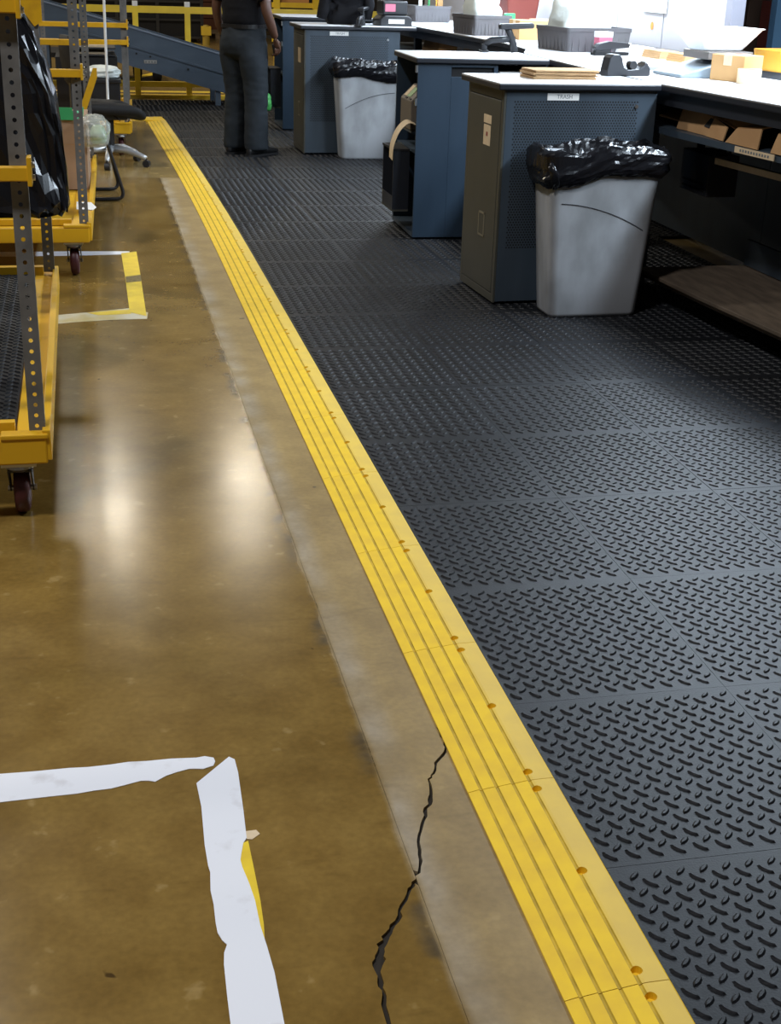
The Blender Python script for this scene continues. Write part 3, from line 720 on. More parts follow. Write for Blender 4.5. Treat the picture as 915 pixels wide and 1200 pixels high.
tape_pts = [(1.915,.655),(1.87,.672),(1.83,.650),(1.795,.60),(1.772,.53),(1.768,.455)]
lt = thing('label_strip', 'curling strip of cream labels hanging from the open end of the deep blue desk', 'label strip', (1.9,8.09,.41))
ring_a = []; m = MB()
N_ = 24; pts = []
for i in range(N_+1):
    u = i/N_*(len(tape_pts)-1); j = min(int(u), len(tape_pts)-2); f = u-j
    p0 = Vector(tape_pts[max(j-1,0)]); p1 = Vector(tape_pts[j]); p2 = Vector(tape_pts[j+1]); p3 = Vector(tape_pts[min(j+2,len(tape_pts)-1)])
    pts.append(.5*((2*p1)+(p2-p0)*f+(2*p0-5*p1+4*p2-p3)*f*f+(3*p1-p0-3*p2+p3)*f**3))
rings = [[(p.x-1.9, y, p.y-.41+dz) for y,dz in ((-.05,0),(.05,.01),(.05,.011),(-.05,.001))] for p in pts]
MB().loft(rings).build('strip', M_CREAM, lt)
# hanging bins at the open ends
def hanging_bin(loc, label):
    t = thing('hanging_bin', label, 'bin', loc)
    MB().box(-.10,.0,-.15,.15,0,.012).build('bottom_panel', M_DOOR, t)
    for y_ in (-.15,.142): MB().box(-.10,-.0,y_,y_+.008,.012,.36).build('side_panel', M_BEDGE, t)
    MB().box(-.10,-.094,-.142,.142,.012,.09).box(-.012,0,-.142,.142,.012,.36).build('wall_panel', M_BEDGE, t); MB().box(-.104,.0,-.154,.154,.36,.372).build('rim', M_BLKM, t)
    MB().box(-.09,-.02,-.12,.06,.0125,.02).build('green_lining', M_GREEN2, t)
    return t
hanging_bin((1.884,8.24,.145), 'black open bin hung low on the end of the deep blue desk')
hanging_bin((1.855,13.75,.20), 'black open bin hung on the end of the farthest desk, behind the man')
gb = crumple('green_bag', 'small crumpled green bag hanging by the farthest desk behind the man', 'plastic bag', None, .10,.12,.17, mat('bright_green_film', (.08,.42,.10), .35), 4, .25); place(gb, (1.70,13.55,.18))
ng = MB().box(-.004,.004,-.004,.004,.165,.40).build('hang_loop', M_BLK, gb)
note = MB().prism([(0,0),(.075,.015),(.07,.04),(.02,.03)], -.001,.001, Matrix.Rotation(PI/2,4,'X')).build('paper_note', M_CREAM, desk4); note.location = (-.05+.28,-.003,.70)

# flattened cardboard on the near bench's shelf
rc = random.Random(12)
def flat_piece(pts, th, loc, rx, ry, rz, label, holes=None):
    T = Matrix.Rotation(rz,4,'Z') @ Matrix.Rotation(ry,4,'Y') @ Matrix.Rotation(rx,4,'X')
    o = MB().prism(pts, -th/2, th/2, T).build('cardboard_piece', M_CARD, bevel=.0015); o.location = loc
    return tag(o, label, 'cardboard', 'flattened cardboard on the near bench shelf')
ZS = .846
cb = thing('cardboard_bundle', 'folded brown corrugated cardboard on the near bench shelf, with torn holes', 'cardboard', (2.895,5.95,ZS), math.radians(6))
def sheet(pts3, th=.006):
    m = MB(); v = [Vector(p) for p in pts3]; n = (v[1]-v[0]).cross(v[-1]-v[0]).normalized()*th
    k = len(v); m._add(v+[p+n for p in v], [tuple(range(k)), tuple(range(2*k-1,k-1,-1))]+[(i,(i+1)%k,k+(i+1)%k,k+i) for i in range(k)]); return m
# local frame: -x faces the aisle, y runs along the bench
sheet([(-.02,.62,.03),(-.02,.33,.025),(.06,.33,.07),(.06,.62,.06)]).build('flap', M_CARD, cb)
sheet([(-.06,.36,.0),(-.075,.05,.0),(-.05,.05,.085),(-.03,.36,.105)]).build('panel', M_CARD, cb)
sheet([(-.03,.36,.105),(-.05,.05,.085),(.08,-.02,.125),(.10,.34,.128)]).build('panel', M_CARD, cb)
sheet([(-.085,.04,.0),(-.105,-.14,.0),(-.075,-.12,.06),(-.055,.03,.085)]).build('panel', M_CARD, cb)
sheet([(-.055,.03,.085),(-.06,-.28,.03),(.02,-.34,.10),(.09,-.02,.128)]).build('panel', M_CARD, cb)
sheet([(-.11,-.17,.0),(-.115,-.44,.0),(-.09,-.42,.085),(-.09,-.22,.065)]).build('panel', M_CARD, cb)
sheet([(-.09,-.22,.065),(-.09,-.42,.085),(.05,-.5,.12),(.05,-.3,.105)]).build('panel', M_CARD, cb)
for pts_ in ([(-.071,.10,.040),(-.074,.015,.035),(-.060,.012,.078),(-.056,.07,.080)],[(-.089,-.215,.004),(-.094,-.27,.004),(-.076,-.245,.05)]):
    sheet(pts_,.001).build('hole_shade', M_BLKM, cb)  # dark sheets laid on the card, painting the shade inside torn holes
cb2 = thing('cardboard_bundle', 'second folded cardboard bundle nearer the camera on the bench shelf', 'cardboard', (2.965,5.18,ZS), math.radians(9))
sheet([(-.09,.24,.0),(-.11,-.25,.0),(-.09,-.25,.085),(-.06,.24,.08)]).build('panel', M_CARD, cb2); sheet([(-.06,.24,.08),(-.09,-.25,.085),(.08,-.28,.10),(.09,.24,.095)]).build('panel', M_CARD, cb2)
tray = thing('hanging_tray', 'pale thin tray slung beneath the shelf of the near workbench', 'tray', (2.98,5.70,.715), math.radians(7))
MB().box(-.05,.05,-.36,.34,0,.012).build('tray_bottom', M_DOOR, tray); MB().box(-.055,-.047,-.36,.34,0,.028).build('lip', M_CREAM, tray)
MB().box(-.004,.004,.30,.31,.012,.10).box(-.004,.004,-.31,-.30,.012,.10).build('hanger', M_BLK, tray)
cpu = thing('computer_case', 'dark grey computer case on brackets beneath the near workbench', 'computer', (3.05,6.45,.52), 0)
MB().box(-.08,.08,-.18,.14,0,.20).build('case', M_TAPER, cpu, bevel=.004); MB().box(-.081,-.079,-.15,.11,.02,.03).box(-.081,-.079,-.15,.11,.05,.06).build('vent', M_BLKM, cpu); MB().box(-.02,.02,-.15,-.14,.20,.30).box(-.02,.02,.1,.11,.2,.3).build('bracket', M_BLKM, cpu)
# cardboard under far benches
for k,(x,y) in enumerate([(2.99,10.6),(2.97,11.3),(2.96,11.8)]):
    c = thing('cardboard_bundle', ['folded cardboard on the far bench shelf, nearest of three seen over the blue desk','folded cardboard in the middle of the far bench shelf','tall folded cardboard at the far end of the far bench shelf'][k], 'cardboard', (x,y,ZS), .1)
    sheet([(-.06,.22,.0),(-.06,-.22,.0),(-.04,-.20,.10),(-.03,.22,.07+.02*k)]).build('panel', M_CARD, c); sheet([(-.04,.22,.09),(-.03,-.20,.10),(.10,-.2,.12),(.1,.22,.11)]).build('panel', M_CARD, c)
# papers and flat boxes along the wall
for k,(x,y,sx,sy,m_,lb) in enumerate([(3.48,8.62,.16,.30,M_PAPER,'stack of white paper at the wall behind the middle workbench'),(3.50,8.25,.14,.26,M_KRAFT,'flat kraft envelopes along the wall of the middle workbench'),(3.52,7.93,.13,.22,M_CARDL,'flat tan envelopes at the wall behind the scale'),(3.52,9.15,.15,.3,M_PAPER,'white paper pad at the wall beside the heaped ribbed tote')]):
    t = thing('paper_stack', lb, 'papers', (x,y,ZT), .05*k)
    for q in range(4): MB().box(-sx/2+.004*q,sx/2-.002*q,-sy/2+.003*q,sy/2,.012*q,.011+.012*q).build('sheet_bundle', m_, t)
tg = MB().prism([(-.16,-.012),(.16,-.012),(.16,.012),(-.16,.012)],0,.018).build('metal_ruler', M_STEEL); place(tag(tg,'grey metal straightedge lying behind the desk tape dispenser','ruler'),(2.93,7.28,ZT),math.radians(-35))
# wall trough at the back
MB().box(3.58,3.66,6.9,13.4,ZT-.0005,1.09).build('trim_1', M_TAPER)['kind'] = 'structure'

# ------------------------------------------------------------------ the setting behind the benches
wr = MB().box(3.76,3.80,7.90,15.6,0,2.6).build('wall_right', M_PANEL); structure(wr)
for y0,y1 in ((7.90,8.835),(8.855,9.665),(9.685,10.9),(10.92,12.1),(12.12,13.5),(13.52,15.6)):
    MB().box(3.745,3.76,y0,y1,.9,2.6).build('panel', M_PANEL, wr)
MB().box(3.735,3.82,7.82,7.90,0,2.6).build('end_post', mat('grey_post', (.22,.22,.26), .5), wr)
ps = thing('poster', 'white sheet with an orange oval mark pinned to the white wall panels', 'poster', (3.742,9.02,1.21))
MB().box(-.002,0,-.24,.16,0,.36).build('sheet', M_PAPER, ps)
MB().lathe([(.0,0),(.026,0),(.026,.0006),(.0,.0006)], n=24, axis='x').build('printed_mark', mat('orange_ink', (.85,.28,.05), .6), ps)
ps.children[1].location = (-.003,.01,.085); ps.children[1].scale = (1,1,1.6)
# second framed sheet far along the wall
p2 = thing('notice_board', 'pale framed notice board on the white wall behind the farthest tote', 'notice board', (3.742,13.3,1.14))
MB().box(-.012,0,-.5,.5,.0,.5).build('board', mat('pink_white', (.66,.58,.58), .6), p2); MB().box(-.016,0,-.53,-.5,-.03,.53).box(-.016,0,.5,.53,-.03,.53).box(-.016,0,-.53,.53,-.03,0).build('frame', M_TAPER, p2)
# pallet rack on the far right
rk = thing('pallet_rack', 'dark storage rack with blue uprights behind the near workbench', 'rack', (5.2,9.5,0))
for (x,y) in ((-.78,-.95),(-.78,1.9),(.4,-.95),(.4,1.9)):
    MB().box(x-.045,x+.045,y-.04,y+.04,ZF,3.2).build('upright', M_RACKB, rk)
for z in (.35,.92,1.75):
    MB().box(-.82,-.74,-.91,1.86,z-.05,z+.05).build('beam', M_RACKB, rk); MB().box(-.74,.4,-.91,1.86,z-.01,z+.01).build('deck', M_BLKM, rk)
MB().bar((-.78,-.91,.5),(.4,-.91,1.4),.03,.03).bar((-.78,1.86,.5),(.4,1.86,1.4),.03,.03).build('brace', M_RACKB, rk)
for k,(y,m_,lb) in enumerate([(8.75,M_REDB,'dull red box on the blue rack nearest the upright'),(9.5,mat('dark_brown_goods',(.07,.035,.02),.7),'dark brown box in the middle of the blue rack'),(10.4,mat('dark_green_goods',(.02,.05,.03),.7),'dark green box on the far end of the blue rack')]):
    carton('storage_box', (5.0,y+.35,.931), 0, .6, .55, .45, m_, lb, False)
structure(MB().box(6.6,6.8,-4,34,ZF,6.5).build('wall_side', M_FARF))
structure(MB().box(-16,6.6,33.0,33.3,ZF,6.5).build('wall_back', M_FARF))

# ------------------------------------------------------------------ railing, conveyor and what lies beyond
rl = thing('guard_railing', 'yellow steel guard railing across the far end of the aisle', 'railing', (1.2,16.85,ZF))
for x in (-2.6,-.6,1.2-1.2,1.75,3.6):
    MB().box(x-.032,x+.032,-.032,.032,0,.955).build('post', M_YRAIL, rl); MB().box(x-.03,x+.03,-.03,.03,1.02,1.075).build('post_cap', M_PAPER, rl)
for z,h in ((.985,.075),(.155,.06)): MB().box(-4,4.2,-.028,.028,z-h/2,z+h/2).build('rail', M_YRAIL, rl)
MB().box(-4,4.2,-.06,.10,.0,.035).build('kick_rail', M_YRAIL, rl)
cv = thing('conveyor', 'blue-grey belt conveyor sloping down to the right behind the man', 'conveyor', (.5,16.2,ZF))
def cz(x): return .82-.268*x                            # top edge height along x (local)
x0c, x1c = -2.2, 1.12
def sl(x, dz): return cz(x)+dz-ZF
for y,nm in ((-.36,'side_panel'),(.36,'side_panel')):
    m = MB(); T = Matrix.Rotation(PI/2,4,'X')
    m.prism([(x0c,sl(x0c,0)),(x1c,sl(x1c,0)),(x1c,sl(x1c,-.20)),(x0c,sl(x0c,-.20))], -y-.012,-y+.012, T); m.build(nm, M_CONV, cv)
    m = MB(); m.prism([(x0c,sl(x0c,-.205)),(x1c,sl(x1c,-.205)),(x1c,sl(x1c,-.41)),(x0c,sl(x0c,-.41))], -y-.002,-y+.022, T); m.build('lower_panel', M_CONV, cv)
MB().prism([(x0c,sl(x0c,.004)),(x1c,sl(x1c,.004)),(x1c,sl(x1c,-.012)),(x0c,sl(x0c,-.012))], .335,.385, Matrix.Rotation(PI/2,4,'X')).build('top_flange', mat('conveyor_edge',(.16,.2,.27),.4), cv)
MB().prism([(x0c,sl(x0c,-.19)),(x1c,sl(x1c,-.19)),(x1c,sl(x1c,-.212)),(x0c,sl(x0c,-.212))], .33,.395, Matrix.Rotation(PI/2,4,'X')).build('mid_flange', M_CONV, cv)
MB().prism([(x0c,sl(x0c,-.10)),(x1c,sl(x1c,-.10)),(x1c,sl(x1c,-.12)),(x0c,sl(x0c,-.12))], -.345,.345, Matrix.Rotation(PI/2,4,'X')).build('belt', M_BLKM, cv)
for x in (-1.7,-.9,.95):
    for y in (-.33,.33): MB().box(x-.03,x+.03,y-.03,y+.03,0,sl(x,-.41)).build('leg', M_CONV, cv)
plate = MB().box(.14,.28,-.386,-.383,sl(.2,-.325),sl(.2,-.29)).build('name_plate', M_STEEL, cv)
for k in range(4): MB().box(.152+.032*k,.172+.032*k,-.3875,-.386,sl(.2,-.317),sl(.2,-.30)).build('worn_print', M_INK, plate)
for x,dz in ((-.05,-.27),(.06,-.26),(.21,-.25),(.62,-.27)): MB().cyl((x,-.39,sl(x,dz)),(x,-.38,sl(x,dz)),.011,n=10).build('bolt_hole', M_BLKM, cv)
# wheeled cart behind
wc = thing('wheeled_platform', 'dark wheeled platform parked beyond the yellow railing, black wheels showing under the conveyor', 'cart', (.75,19.1,ZF))
for x,y in ((-.05,.5),(.19,-.0)):
    MB().lathe([(.0,-.06),(.10,-.06),(.14,-.05),(.15,-.03),(.15,.03),(.14,.05),(.10,.06),(.0,.06)], n=24, axis='x').build('wheel', M_BLKM, wc, smooth=True)
    wc.children[-1].location = (x,y,.15)
MB().box(-1.4,.3,-.2,1.0,.30,.36).build('platform', M_BLKM, wc); MB().box(-.1,.04,.42,.58,.15,.30).box(.12,.26,-.08,.08,.15,.30).build('fork', M_BLKM, wc)
# dark cage and pallets far away
cg = thing('storage_cage', 'large dark storage cage beyond the railing on the left', 'cage', (1.0,28.3,ZF))
MB().box(-3.0,1.30,-.3,1.2,.12,2.6).build('goods', M_BLKM, cg)
for x in (-3.0,-2.1,-1.2,-.35,.42,1.27): MB().box(x-.03,x+.03,-.36,-.30,0,2.7).build('post', mat('dark_steel',(.014,.013,.012),.6), cg)
for z in (.1,.42,.75,1.1,1.5): MB().box(-3.0,1.3,-.35,-.31,z-.02,z+.02).build('rail', MATS['dark_steel'], cg)
yb = thing('yellow_bollard', 'short yellow bollard beside the distant dark cage', 'bollard', (2.30,27.4,ZF)); MB().lathe([(.0,0),(.07,0),(.07,.32),(.05,.36),(0,.37)], n=16).build('post', mat('dull_bollard',(.35,.24,.03),.6), yb); MB().box(-.09,.09,-.075,.075,.18,.34).build('sleeve', M_YRAIL, yb)
gl = thing('stacked_board', 'tall red-brown stack of boards standing far behind the man', 'boards', (3.0,31.2,ZF)); 
for k in range(6): MB().box(-.62,.7,-.3,.3,.02+.33*k,.335+.33*k).build('board_bundle', M_BROWN, gl)
for i,(x,y,lb) in enumerate([(2.72,29.9,'nearer of two wooden pallets on the far floor'),(2.62,30.55,'wooden pallet just behind the nearer far-floor pallet')]):
    p = thing('pallet', lb, 'pallet', (x,y,ZF+(0 if i==0 else 0)))
    for k in range(5): MB().box(-.5,.5,-.28+.13*k-.045,-.28+.13*k+.045,.10,.122).build('slat', M_WOOD, p)
    for k in (-.45,0,.45): MB().box(k-.045,k+.045,-.32,.28,0.0,.10).build('block', M_WOOD, p)
rk2 = thing('pallet_rack', 'yellow rack with orange cartons far behind the farthest desk', 'rack', (3.85,24.2,ZF))
for x in (-.62,.05,.72): MB().box(x-.05,x+.05,-.05,.05,0,2.6).build('upright', M_YRAIL, rk2)
for z in (.30,.85,1.4): MB().box(-.7,.8,-.03,.03,z-.04,z+.04).build('beam', M_YRAIL, rk2); MB().box(-.7,.8,.03,.8,z-.02,z+.02).build('deck', M_BLKM, rk2)
for k,(x,z) in enumerate([(-.3,.322),(.38,.322),(-.3,.872),(.38,.872)]):
    carton('storage_box', (3.85+x,24.55,ZF+z), 0, .5, .5, .38, M_ORANGE if k%2 else mat('amber_carton',(.55,.26,.08),.7), ['lower left orange-brown carton on the yellow rack','lower right orange carton on the yellow rack','upper left orange-brown carton on the yellow rack','upper right orange carton on the yellow rack'][k], False)

# ------------------------------------------------------------------ the carts on the left
def perf_post(length, w1=.046, w2=.036, pitch=.0318, r=.0062):
    """an L-section slotted upright: two flanges with a row of real holes"""
    m = MB(); n = int(length/pitch)
    def flange(P0, ux, wd):
        for k in range(n):
            z0 = k*pitch; c = P0+ux*(wd/2)+Vector((0,0,z0+pitch/2))
            o4 = [P0+Vector((0,0,z0)), P0+ux*wd+Vector((0,0,z0)), P0+ux*wd+Vector((0,0,z0+pitch)), P0+Vector((0,0,z0+pitch))]
            h8 = [c+ux*(r*math.cos(a))+Vector((0,0,r*math.sin(a))) for a in [PI/4*i-3*PI/4 for i in range(8)]]
            vs = o4+h8
            m._add(vs, [(0,1,6,5,4),(1,2,8,7,6),(2,3,10,9,8),(3,0,4,11,10)])
    flange(Vector((-w1/2,0,0)), Vector((1,0,0)), w1)
    flange(Vector((w1/2,0,0)), Vector((0,1,0)), w2)
    bmesh.ops.remove_doubles(m.bm, verts=m.bm.verts, dist=1e-5)
    me = m.mesh('upright', M_GREY)
    return me
PM = perf_post(1.62)
def caster_parts(t, x, y, z1, toward=1):
    c = MB().box(x-.05,x+.05,y-.055,y+.055,z1-.008,z1).build('caster', M_STEEL, t)
    MB().lathe([(.0,z1-.008),(.042,z1-.008),(.045,z1-.022),(.03,z1-.034),(.0,z1-.034)], (x,y,0), n=20).build('swivel', M_STEEL, c)
    f = MB()
    for s_ in (-1,1): f.prism([(y-.03,z1-.030),(y+.045,z1-.030),(y+.062*toward+.018,.066),(y+.062*toward-.018,.066)], x+s_*.033-.002, x+s_*.033+.002, Matrix(((0,0,1,0),(1,0,0,0),(0,1,0,0),(0,0,0,1))))
    f.box(x-.035,x+.035,y-.03,y+.045,z1-.034,z1-.028).build('fork', M_BLK, c)
    yw = y+.05*toward
    MB().lathe([(.0,-.024),(.04,-.024),(.062,-.022),(.072,-.016),(.0745,-.008),(.0745,.008),(.072,.016),(.062,.022),(.04,.024),(.0,.024)], (x,yw,.0745), n=28, axis='x').build('wheel', M_MAROON, c, smooth=True)
    MB().cyl((x-.042,yw,.0745),(x+.042,yw,.0745),.009,n=10).build('axle_bolt', M_STEEL, c)
def cart(label, loc, rz, length, width=.80, tread=True, posts=('fr','rr','fl','rl'), bars=(.99,1.40), gusset=True):
    """local origin: the floor under the front right corner; x runs left (-), y runs back (+)"""
    t = thing('stock_cart', label, 'cart', loc, rz)
    zb, zt = .185, .282
    # frame: front and back rails (C-section look), side rails, corner caps
    MB().box(-width,0,0,.05,zb,zt-.018).build('front_rail', M_YPT, t, bevel=.006)
    MB().box(-width,0,length-.05,length,zb,zt-.018).build('back_rail', M_YPT, t, bevel=.006)
    MB().box(-.012,.012,.004,length-.004,zb+.01,zt+.006).build('side_rail', M_YPT, t, bevel=.003)
    MB().box(-.085,-.012,.05,length-.05,zt-.03,zt-.016).build('deck_border', M_YPT, t)
    MB().box(-width-.012,-width+.012,.004,length-.004,zb+.01,zt+.006).build('side_rail', M_YPT, t, bevel=.003)
    MB().box(-.13,.004,-.004,.045,zt-.020,zt-.004).build('corner_cap', M_YPT, t, bevel=.004)
    MB().box(-width,-.09,.07,.10,zt-.02,zt+.012).build('deck_lip', M_YPT, t, bevel=.002)
    MB().box(-width+.012,-.05,length-.09,length-.05,zt-.02,zt+.02).build('deck_lip', M_YPT, t, bevel=.002)
    MB().box(-width+.012,-.085,.10,length-.09,zt-.04,zt-.022).build('deck', M_YPT, t)
    if tread:
        m = MB(); m.box(-width+.02,-.09,.102,length-.092,zt-.022,zt-.012)
        nx, ny = int((width-.12)/.038), int((length-.2)/.042)
        for j in range(ny):
            for i in range(nx):
                for (dx,dy,a) in ((0,0,-.8),(.019,.021,.75)):
                    T = Matrix.Translation((-.105-.038*i-dx, .125+.042*j+dy, zt-.012)) @ Matrix.Rotation(a,4,'Z')
                    m._add([(-.016,0,0),(0,-.005,0),(.016,0,0),(0,.005,0),(-.009,0,.004),(.009,0,.004)], [(0,1,4),(1,2,5),(1,5,4),(2,3,5),(3,0,4),(3,4,5)], T)
        m.build('tread_mat', M_RUB, t)
    for nm in posts:
        x = -.026 if nm[1] == 'r' else -width+.026; y = .035 if nm[0] == 'f' else length-.075
        p = link('upright', PM, t, (x,y,zt-.006))
        if nm[1] == 'l': p.scale = (-1,1,1)
    for z in bars:
        MB().box(-width,.004,.0,.034,z-.019,z+.019).build('cross_bar', M_YPT, t, bevel=.003)
        MB().box(-.002,.010,-.004,.06,z-.032,z+.045).build('bar_bracket', M_YPT, t, bevel=.002)
        for dz in (-.012,.022): MB().cyl((.010,.03,z+dz),(.018,.03,z+dz),.008,n=10).build('bolt', M_STEEL, t)
        if gusset: MB().box(-width,.0,length-.075,length-.04,z-.019,z+.019).build('cross_bar', M_YPT, t, bevel=.003)
    if gusset:
        T = Matrix(((1,0,0,0),(0,0,1,length-.085),(0,1,0,0),(0,0,0,1)))
        pts = [(-.10,1.395),(.012,1.425),(.012,1.305),(-.02,1.285)] if gusset == 1 else [(-.085,.585),(-.045,.565),(.045,.80),(.045,.86),(.02,.86)]
        MB().prism(pts, .0, .006, T).build('gusset' if gusset == 1 else 'brace', M_YPT, t)
    for (x,y) in ((-.085,.06),(-.085,length-.15),(-width+.085,.06),(-width+.085,length-.15)): caster_parts(t, x, y, zb)
    return t
cartA = cart('nearest yellow stock cart with black tread deck and perforated grey uprights', (-.165,3.80,ZF), math.radians(.2), 2.27, bars=(.995+.018,1.42+.018))
cartB = cart('second yellow stock cart carrying a cardboard box and a green scoop', (-.022,7.10,ZF), math.radians(-1.2), 2.60, tread=False, bars=(1.018,), gusset=2)
cartC = cart('third yellow stock cart with black crate, behind the office chair', (.345,11.72,ZF), math.radians(-2), 1.9, tread=False, bars=(.905,1.035), gusset=0)

# black bag hanging on cart A
bg = MB(); rings = []; rb = random.Random(9)
prof = [(.655,-.80,-.100),(.660,-.81,-.086),(.70,-.82,-.080),(.80,-.82,-.084),(.95,-.82,-.092),(1.08,-.81,-.108),(1.18,-.80,-.134),(1.28,-.78,-.168),(1.36,-.74,-.206),(1.46,-.66,-.258),(1.54,-.58,-.305)]
pz = []
for (a_,b_) in zip(prof[:-1],prof[1:]):
    for k in range(2): pz.append(tuple(a_[i]+(b_[i]-a_[i])*k/2 for i in range(3)))
pz.append(prof[-1])
for j,(z,xl,xr) in enumerate(pz):
    ring = []; cx, hw = (xl+xr)/2, (xr-xl)/2; v = j/(len(pz)-1)
    hd = (.16*(1-v)**.7+.035)*(.75 if j < 3 else 1)
    for i in range(60):
        a = 2*PI*i/60; c, s_ = math.cos(a), math.sin(a)
        x_ = cx+math.copysign(abs(c)**.5,c)*hw; y_ = math.copysign(abs(s_)**.6,s_)*hd
        n = 1.0*(1-2*abs(noise.noise(Vector((x_*5+z*1.6,y_*4,z*1.1+4)))))+rb.uniform(-.4,.4)-.5
        ring.append((x_-.006*abs(n)*(c > .7)+rb.uniform(-.004,.004), 5.22+y_-.030*n*(1 if s_ < 0 else -1), z+(rb.uniform(-.012,.012) if j else 0)))
    rings.append(ring)
hb = bg.loft(rings); bmesh.ops.triangulate(hb.bm, faces=hb.bm.faces, quad_method='ALTERNATE')
o = hb.build('trash_bag', M_BAG); tag(o, 'large black plastic bag hanging between the uprights of the nearest cart', 'trash bag')
cord = MB(); 
for x in (-.60,-.36): cord.box(x-.006,x+.006,5.1,5.34,1.53,1.62)
cord.build('bag_tie', M_BAG, o)
for z in (1.62+.018,): MB().box(-.80,.0,1.38,1.42,z-.02,z+.02).build('hang_bar', M_YPT, cartA)
# things on cart B
ZB = ZF+.264
bxx = thing('cardboard_box', 'tall brown cardboard box on the second cart under clear film and green scoop', 'box', (-.185,8.62,ZB+.001), math.radians(-1.5))
MB().box(-.18,.18,-.30,.30,0,.40).build('carton', mat('dull_cardboard',(.36,.23,.14),.8,noise_amt=.12,noise_scale=4), bxx, bevel=.003)
MB().box(-.181,.181,-.3012,-.3002,.26,.262).build('crease', M_CARD, bxx); MB().box(-.0015,.0015,-.30,.30,.4,.4012).build('flap_gap', M_BLKM, bxx)
cf = crumple('clear_bag', 'clear plastic bag with pale green contents slumped over the corner of the cardboard box', 'plastic bag', None, .17,.34,.17, M_FILM, 11, .3); place(cf, (.030,8.36,.505))
gc = crumple('green_bundle', 'pale green bundle inside the clear bag by the cardboard box', 'bundle', None, .09,.2,.10, M_GREEN2, 13, .2); place(gc, (.055,8.36,.515))
gsn = thing('green_scoop', 'green plastic scoop lying on top of the tall box of the second cart', 'scoop', (-.125,8.42,ZB+.403), math.radians(-8))
sheet([(-.07,-.12,.0),(.07,-.12,.0),(.08,.12,.0),(-.08,.12,.0)],.004).build('blade', M_GREEN, gsn); sheet([(.07,-.12,.0),(.08,.12,.0),(.085,.12,.05),(.055,-.12,.05)],.004).build('side_wall', M_GREEN, gsn); sheet([(-.07,-.12,.0),(.07,-.12,.0),(.055,-.12,.07),(-.055,-.12,.07)],.004).build('lip', M_GREEN, gsn)
wp = tag(MB().prism([(-.05,-.12),(.035,-.14),(.055,-.06),(.03,.10),(-.05,.12)],0,.003).build('paper_sheet', M_PAPER), 'white sheet sticking out over the edge of the second cart', 'paper'); place(wp, (-.035,7.60,ZB+.026))
dkb = crumple('trash_bag', 'black plastic bag standing at the rear of the second cart', 'trash bag', None, .36,.4,.5, M_BAG, 21, .14); place(dkb, (-.58,9.15,ZB+.001))
dk2 = crumple('trash_bag', 'tall black plastic bag at the front of the second cart', 'trash bag', None, .42,.5,.95, M_BAG, 22, .12); place(dk2, (-.50,7.75,ZB+.001))
# cart C load
kc = thing('black_crate', 'black crate on the third cart with a white bag on top', 'crate', (.11,12.2,ZB), 0)
MB().box(-.24,.17,-.2,.2,0,.31).build('crate_body', M_BLK, kc, bevel=.005); MB().box(-.25,.18,-.21,.21,.30,.33).build('rim', M_BLK, kc, bevel=.004)
place(crumple('white_bag', 'pale green-white plastic bag lying on the black crate', 'plastic bag', None, .27,.3,.10, M_FILMW, 31, .2), (.15,12.2,ZB+.331))
kd = thing('document_tray', 'flat dark trays stacked on the third cart behind the chair', 'tray', (.10,12.95,ZB+.0)); 
MB().box(-.35,.18,-.3,.3,0,.46).build('base_box', M_BLKM, kd)
for z in (.47,.53): MB().box(-.30,.17,-.28,.28,z,z+.012).build('tray', M_TAPER, kd); MB().box(-.27,.10,-.22,.22,z+.0125,z+.03).build('papers', M_CREAM, kd)
# green-grey white pole leaning
pole = tag(MB().cyl((0,0,0),(.012,.05,1.55),.011,n=12).build('white_pole', M_PAPER), 'thin white pole standing upright between the second and third carts', 'pole'); place(pole, (.165,11.60,ZF))

# ------------------------------------------------------------------ chairs
ch = thing('office_chair', 'office chair with silver five-star base and black seat, turned beside the third cart', 'chair', (.17,11.25,ZF), math.radians(15))
for k in range(5):
    a = math.radians(-20+72*k); d = Vector((math.cos(a),math.sin(a),0))
    MB().tube([d*.03+Vector((0,0,.13)), d*.14+Vector((0,0,.125)), d*.26+Vector((0,0,.085)), d*.30+Vector((0,0,.07))],[.032,.028,.021,.017],10).build('base_arm', M_SILV, ch, smooth=True)
    c = MB().cyl(d*.30+Vector((0,0,.028))+Vector((-d.y,d.x,0))*.02, d*.30+Vector((0,0,.028))-Vector((-d.y,d.x,0))*.02, .028, n=18).build('caster', M_BLK, ch)
    MB().cyl(d*.295+Vector((0,0,.03)), d*.295+Vector((0,0,.08)), .008, n=8).build('caster_stem', M_BLK, c)
MB().cyl((0,0,.11),(0,0,.38),.03,n=16).build('gas_column', M_BLK, ch); MB().box(-.10,.10,-.12,.12,.355,.41).build('mechanism', M_BLK, ch, bevel=.01)
MB().cyl((.10,.02,.385),(.24,.02,.375),.006,n=8).build('lever', M_BLK, ch)
rg = []
for (z,k,dr) in ((.41,.80,0),(.42,.96,0),(.45,1.0,0),(.485,.97,0),(.50,.85,0),(.503,.4,0)):
    rg.append([(x*k,y*k,z-1.6*max(0,y-.06)**2-.25*max(0,-y-.12)**2) for x,y in rrect(.48,.52,.10,6)])
MB().loft(rg).build('seat', M_BLKM, ch, smooth=True, subsurf=1)
rg = []
for (z,w_,d_) in ((.60,.20,.03),(.64,.38,.06),(.80,.42,.07),(.92,.40,.065),(.98,.30,.04)):
    rg.append([(x,y-.0-.27-(z-.6)*.1,z) for x,y in [(x,y+.0) for x,y in rrect(w_,d_,.012,4)]])
MB().loft(rg).build('backrest', M_BLKM, ch, smooth=True); MB().box(-.03,.03,-.29,-.10,.36,.385).box(-.03,.03,-.30,-.275,.36,.66).build('back_stem', M_BLK, ch)
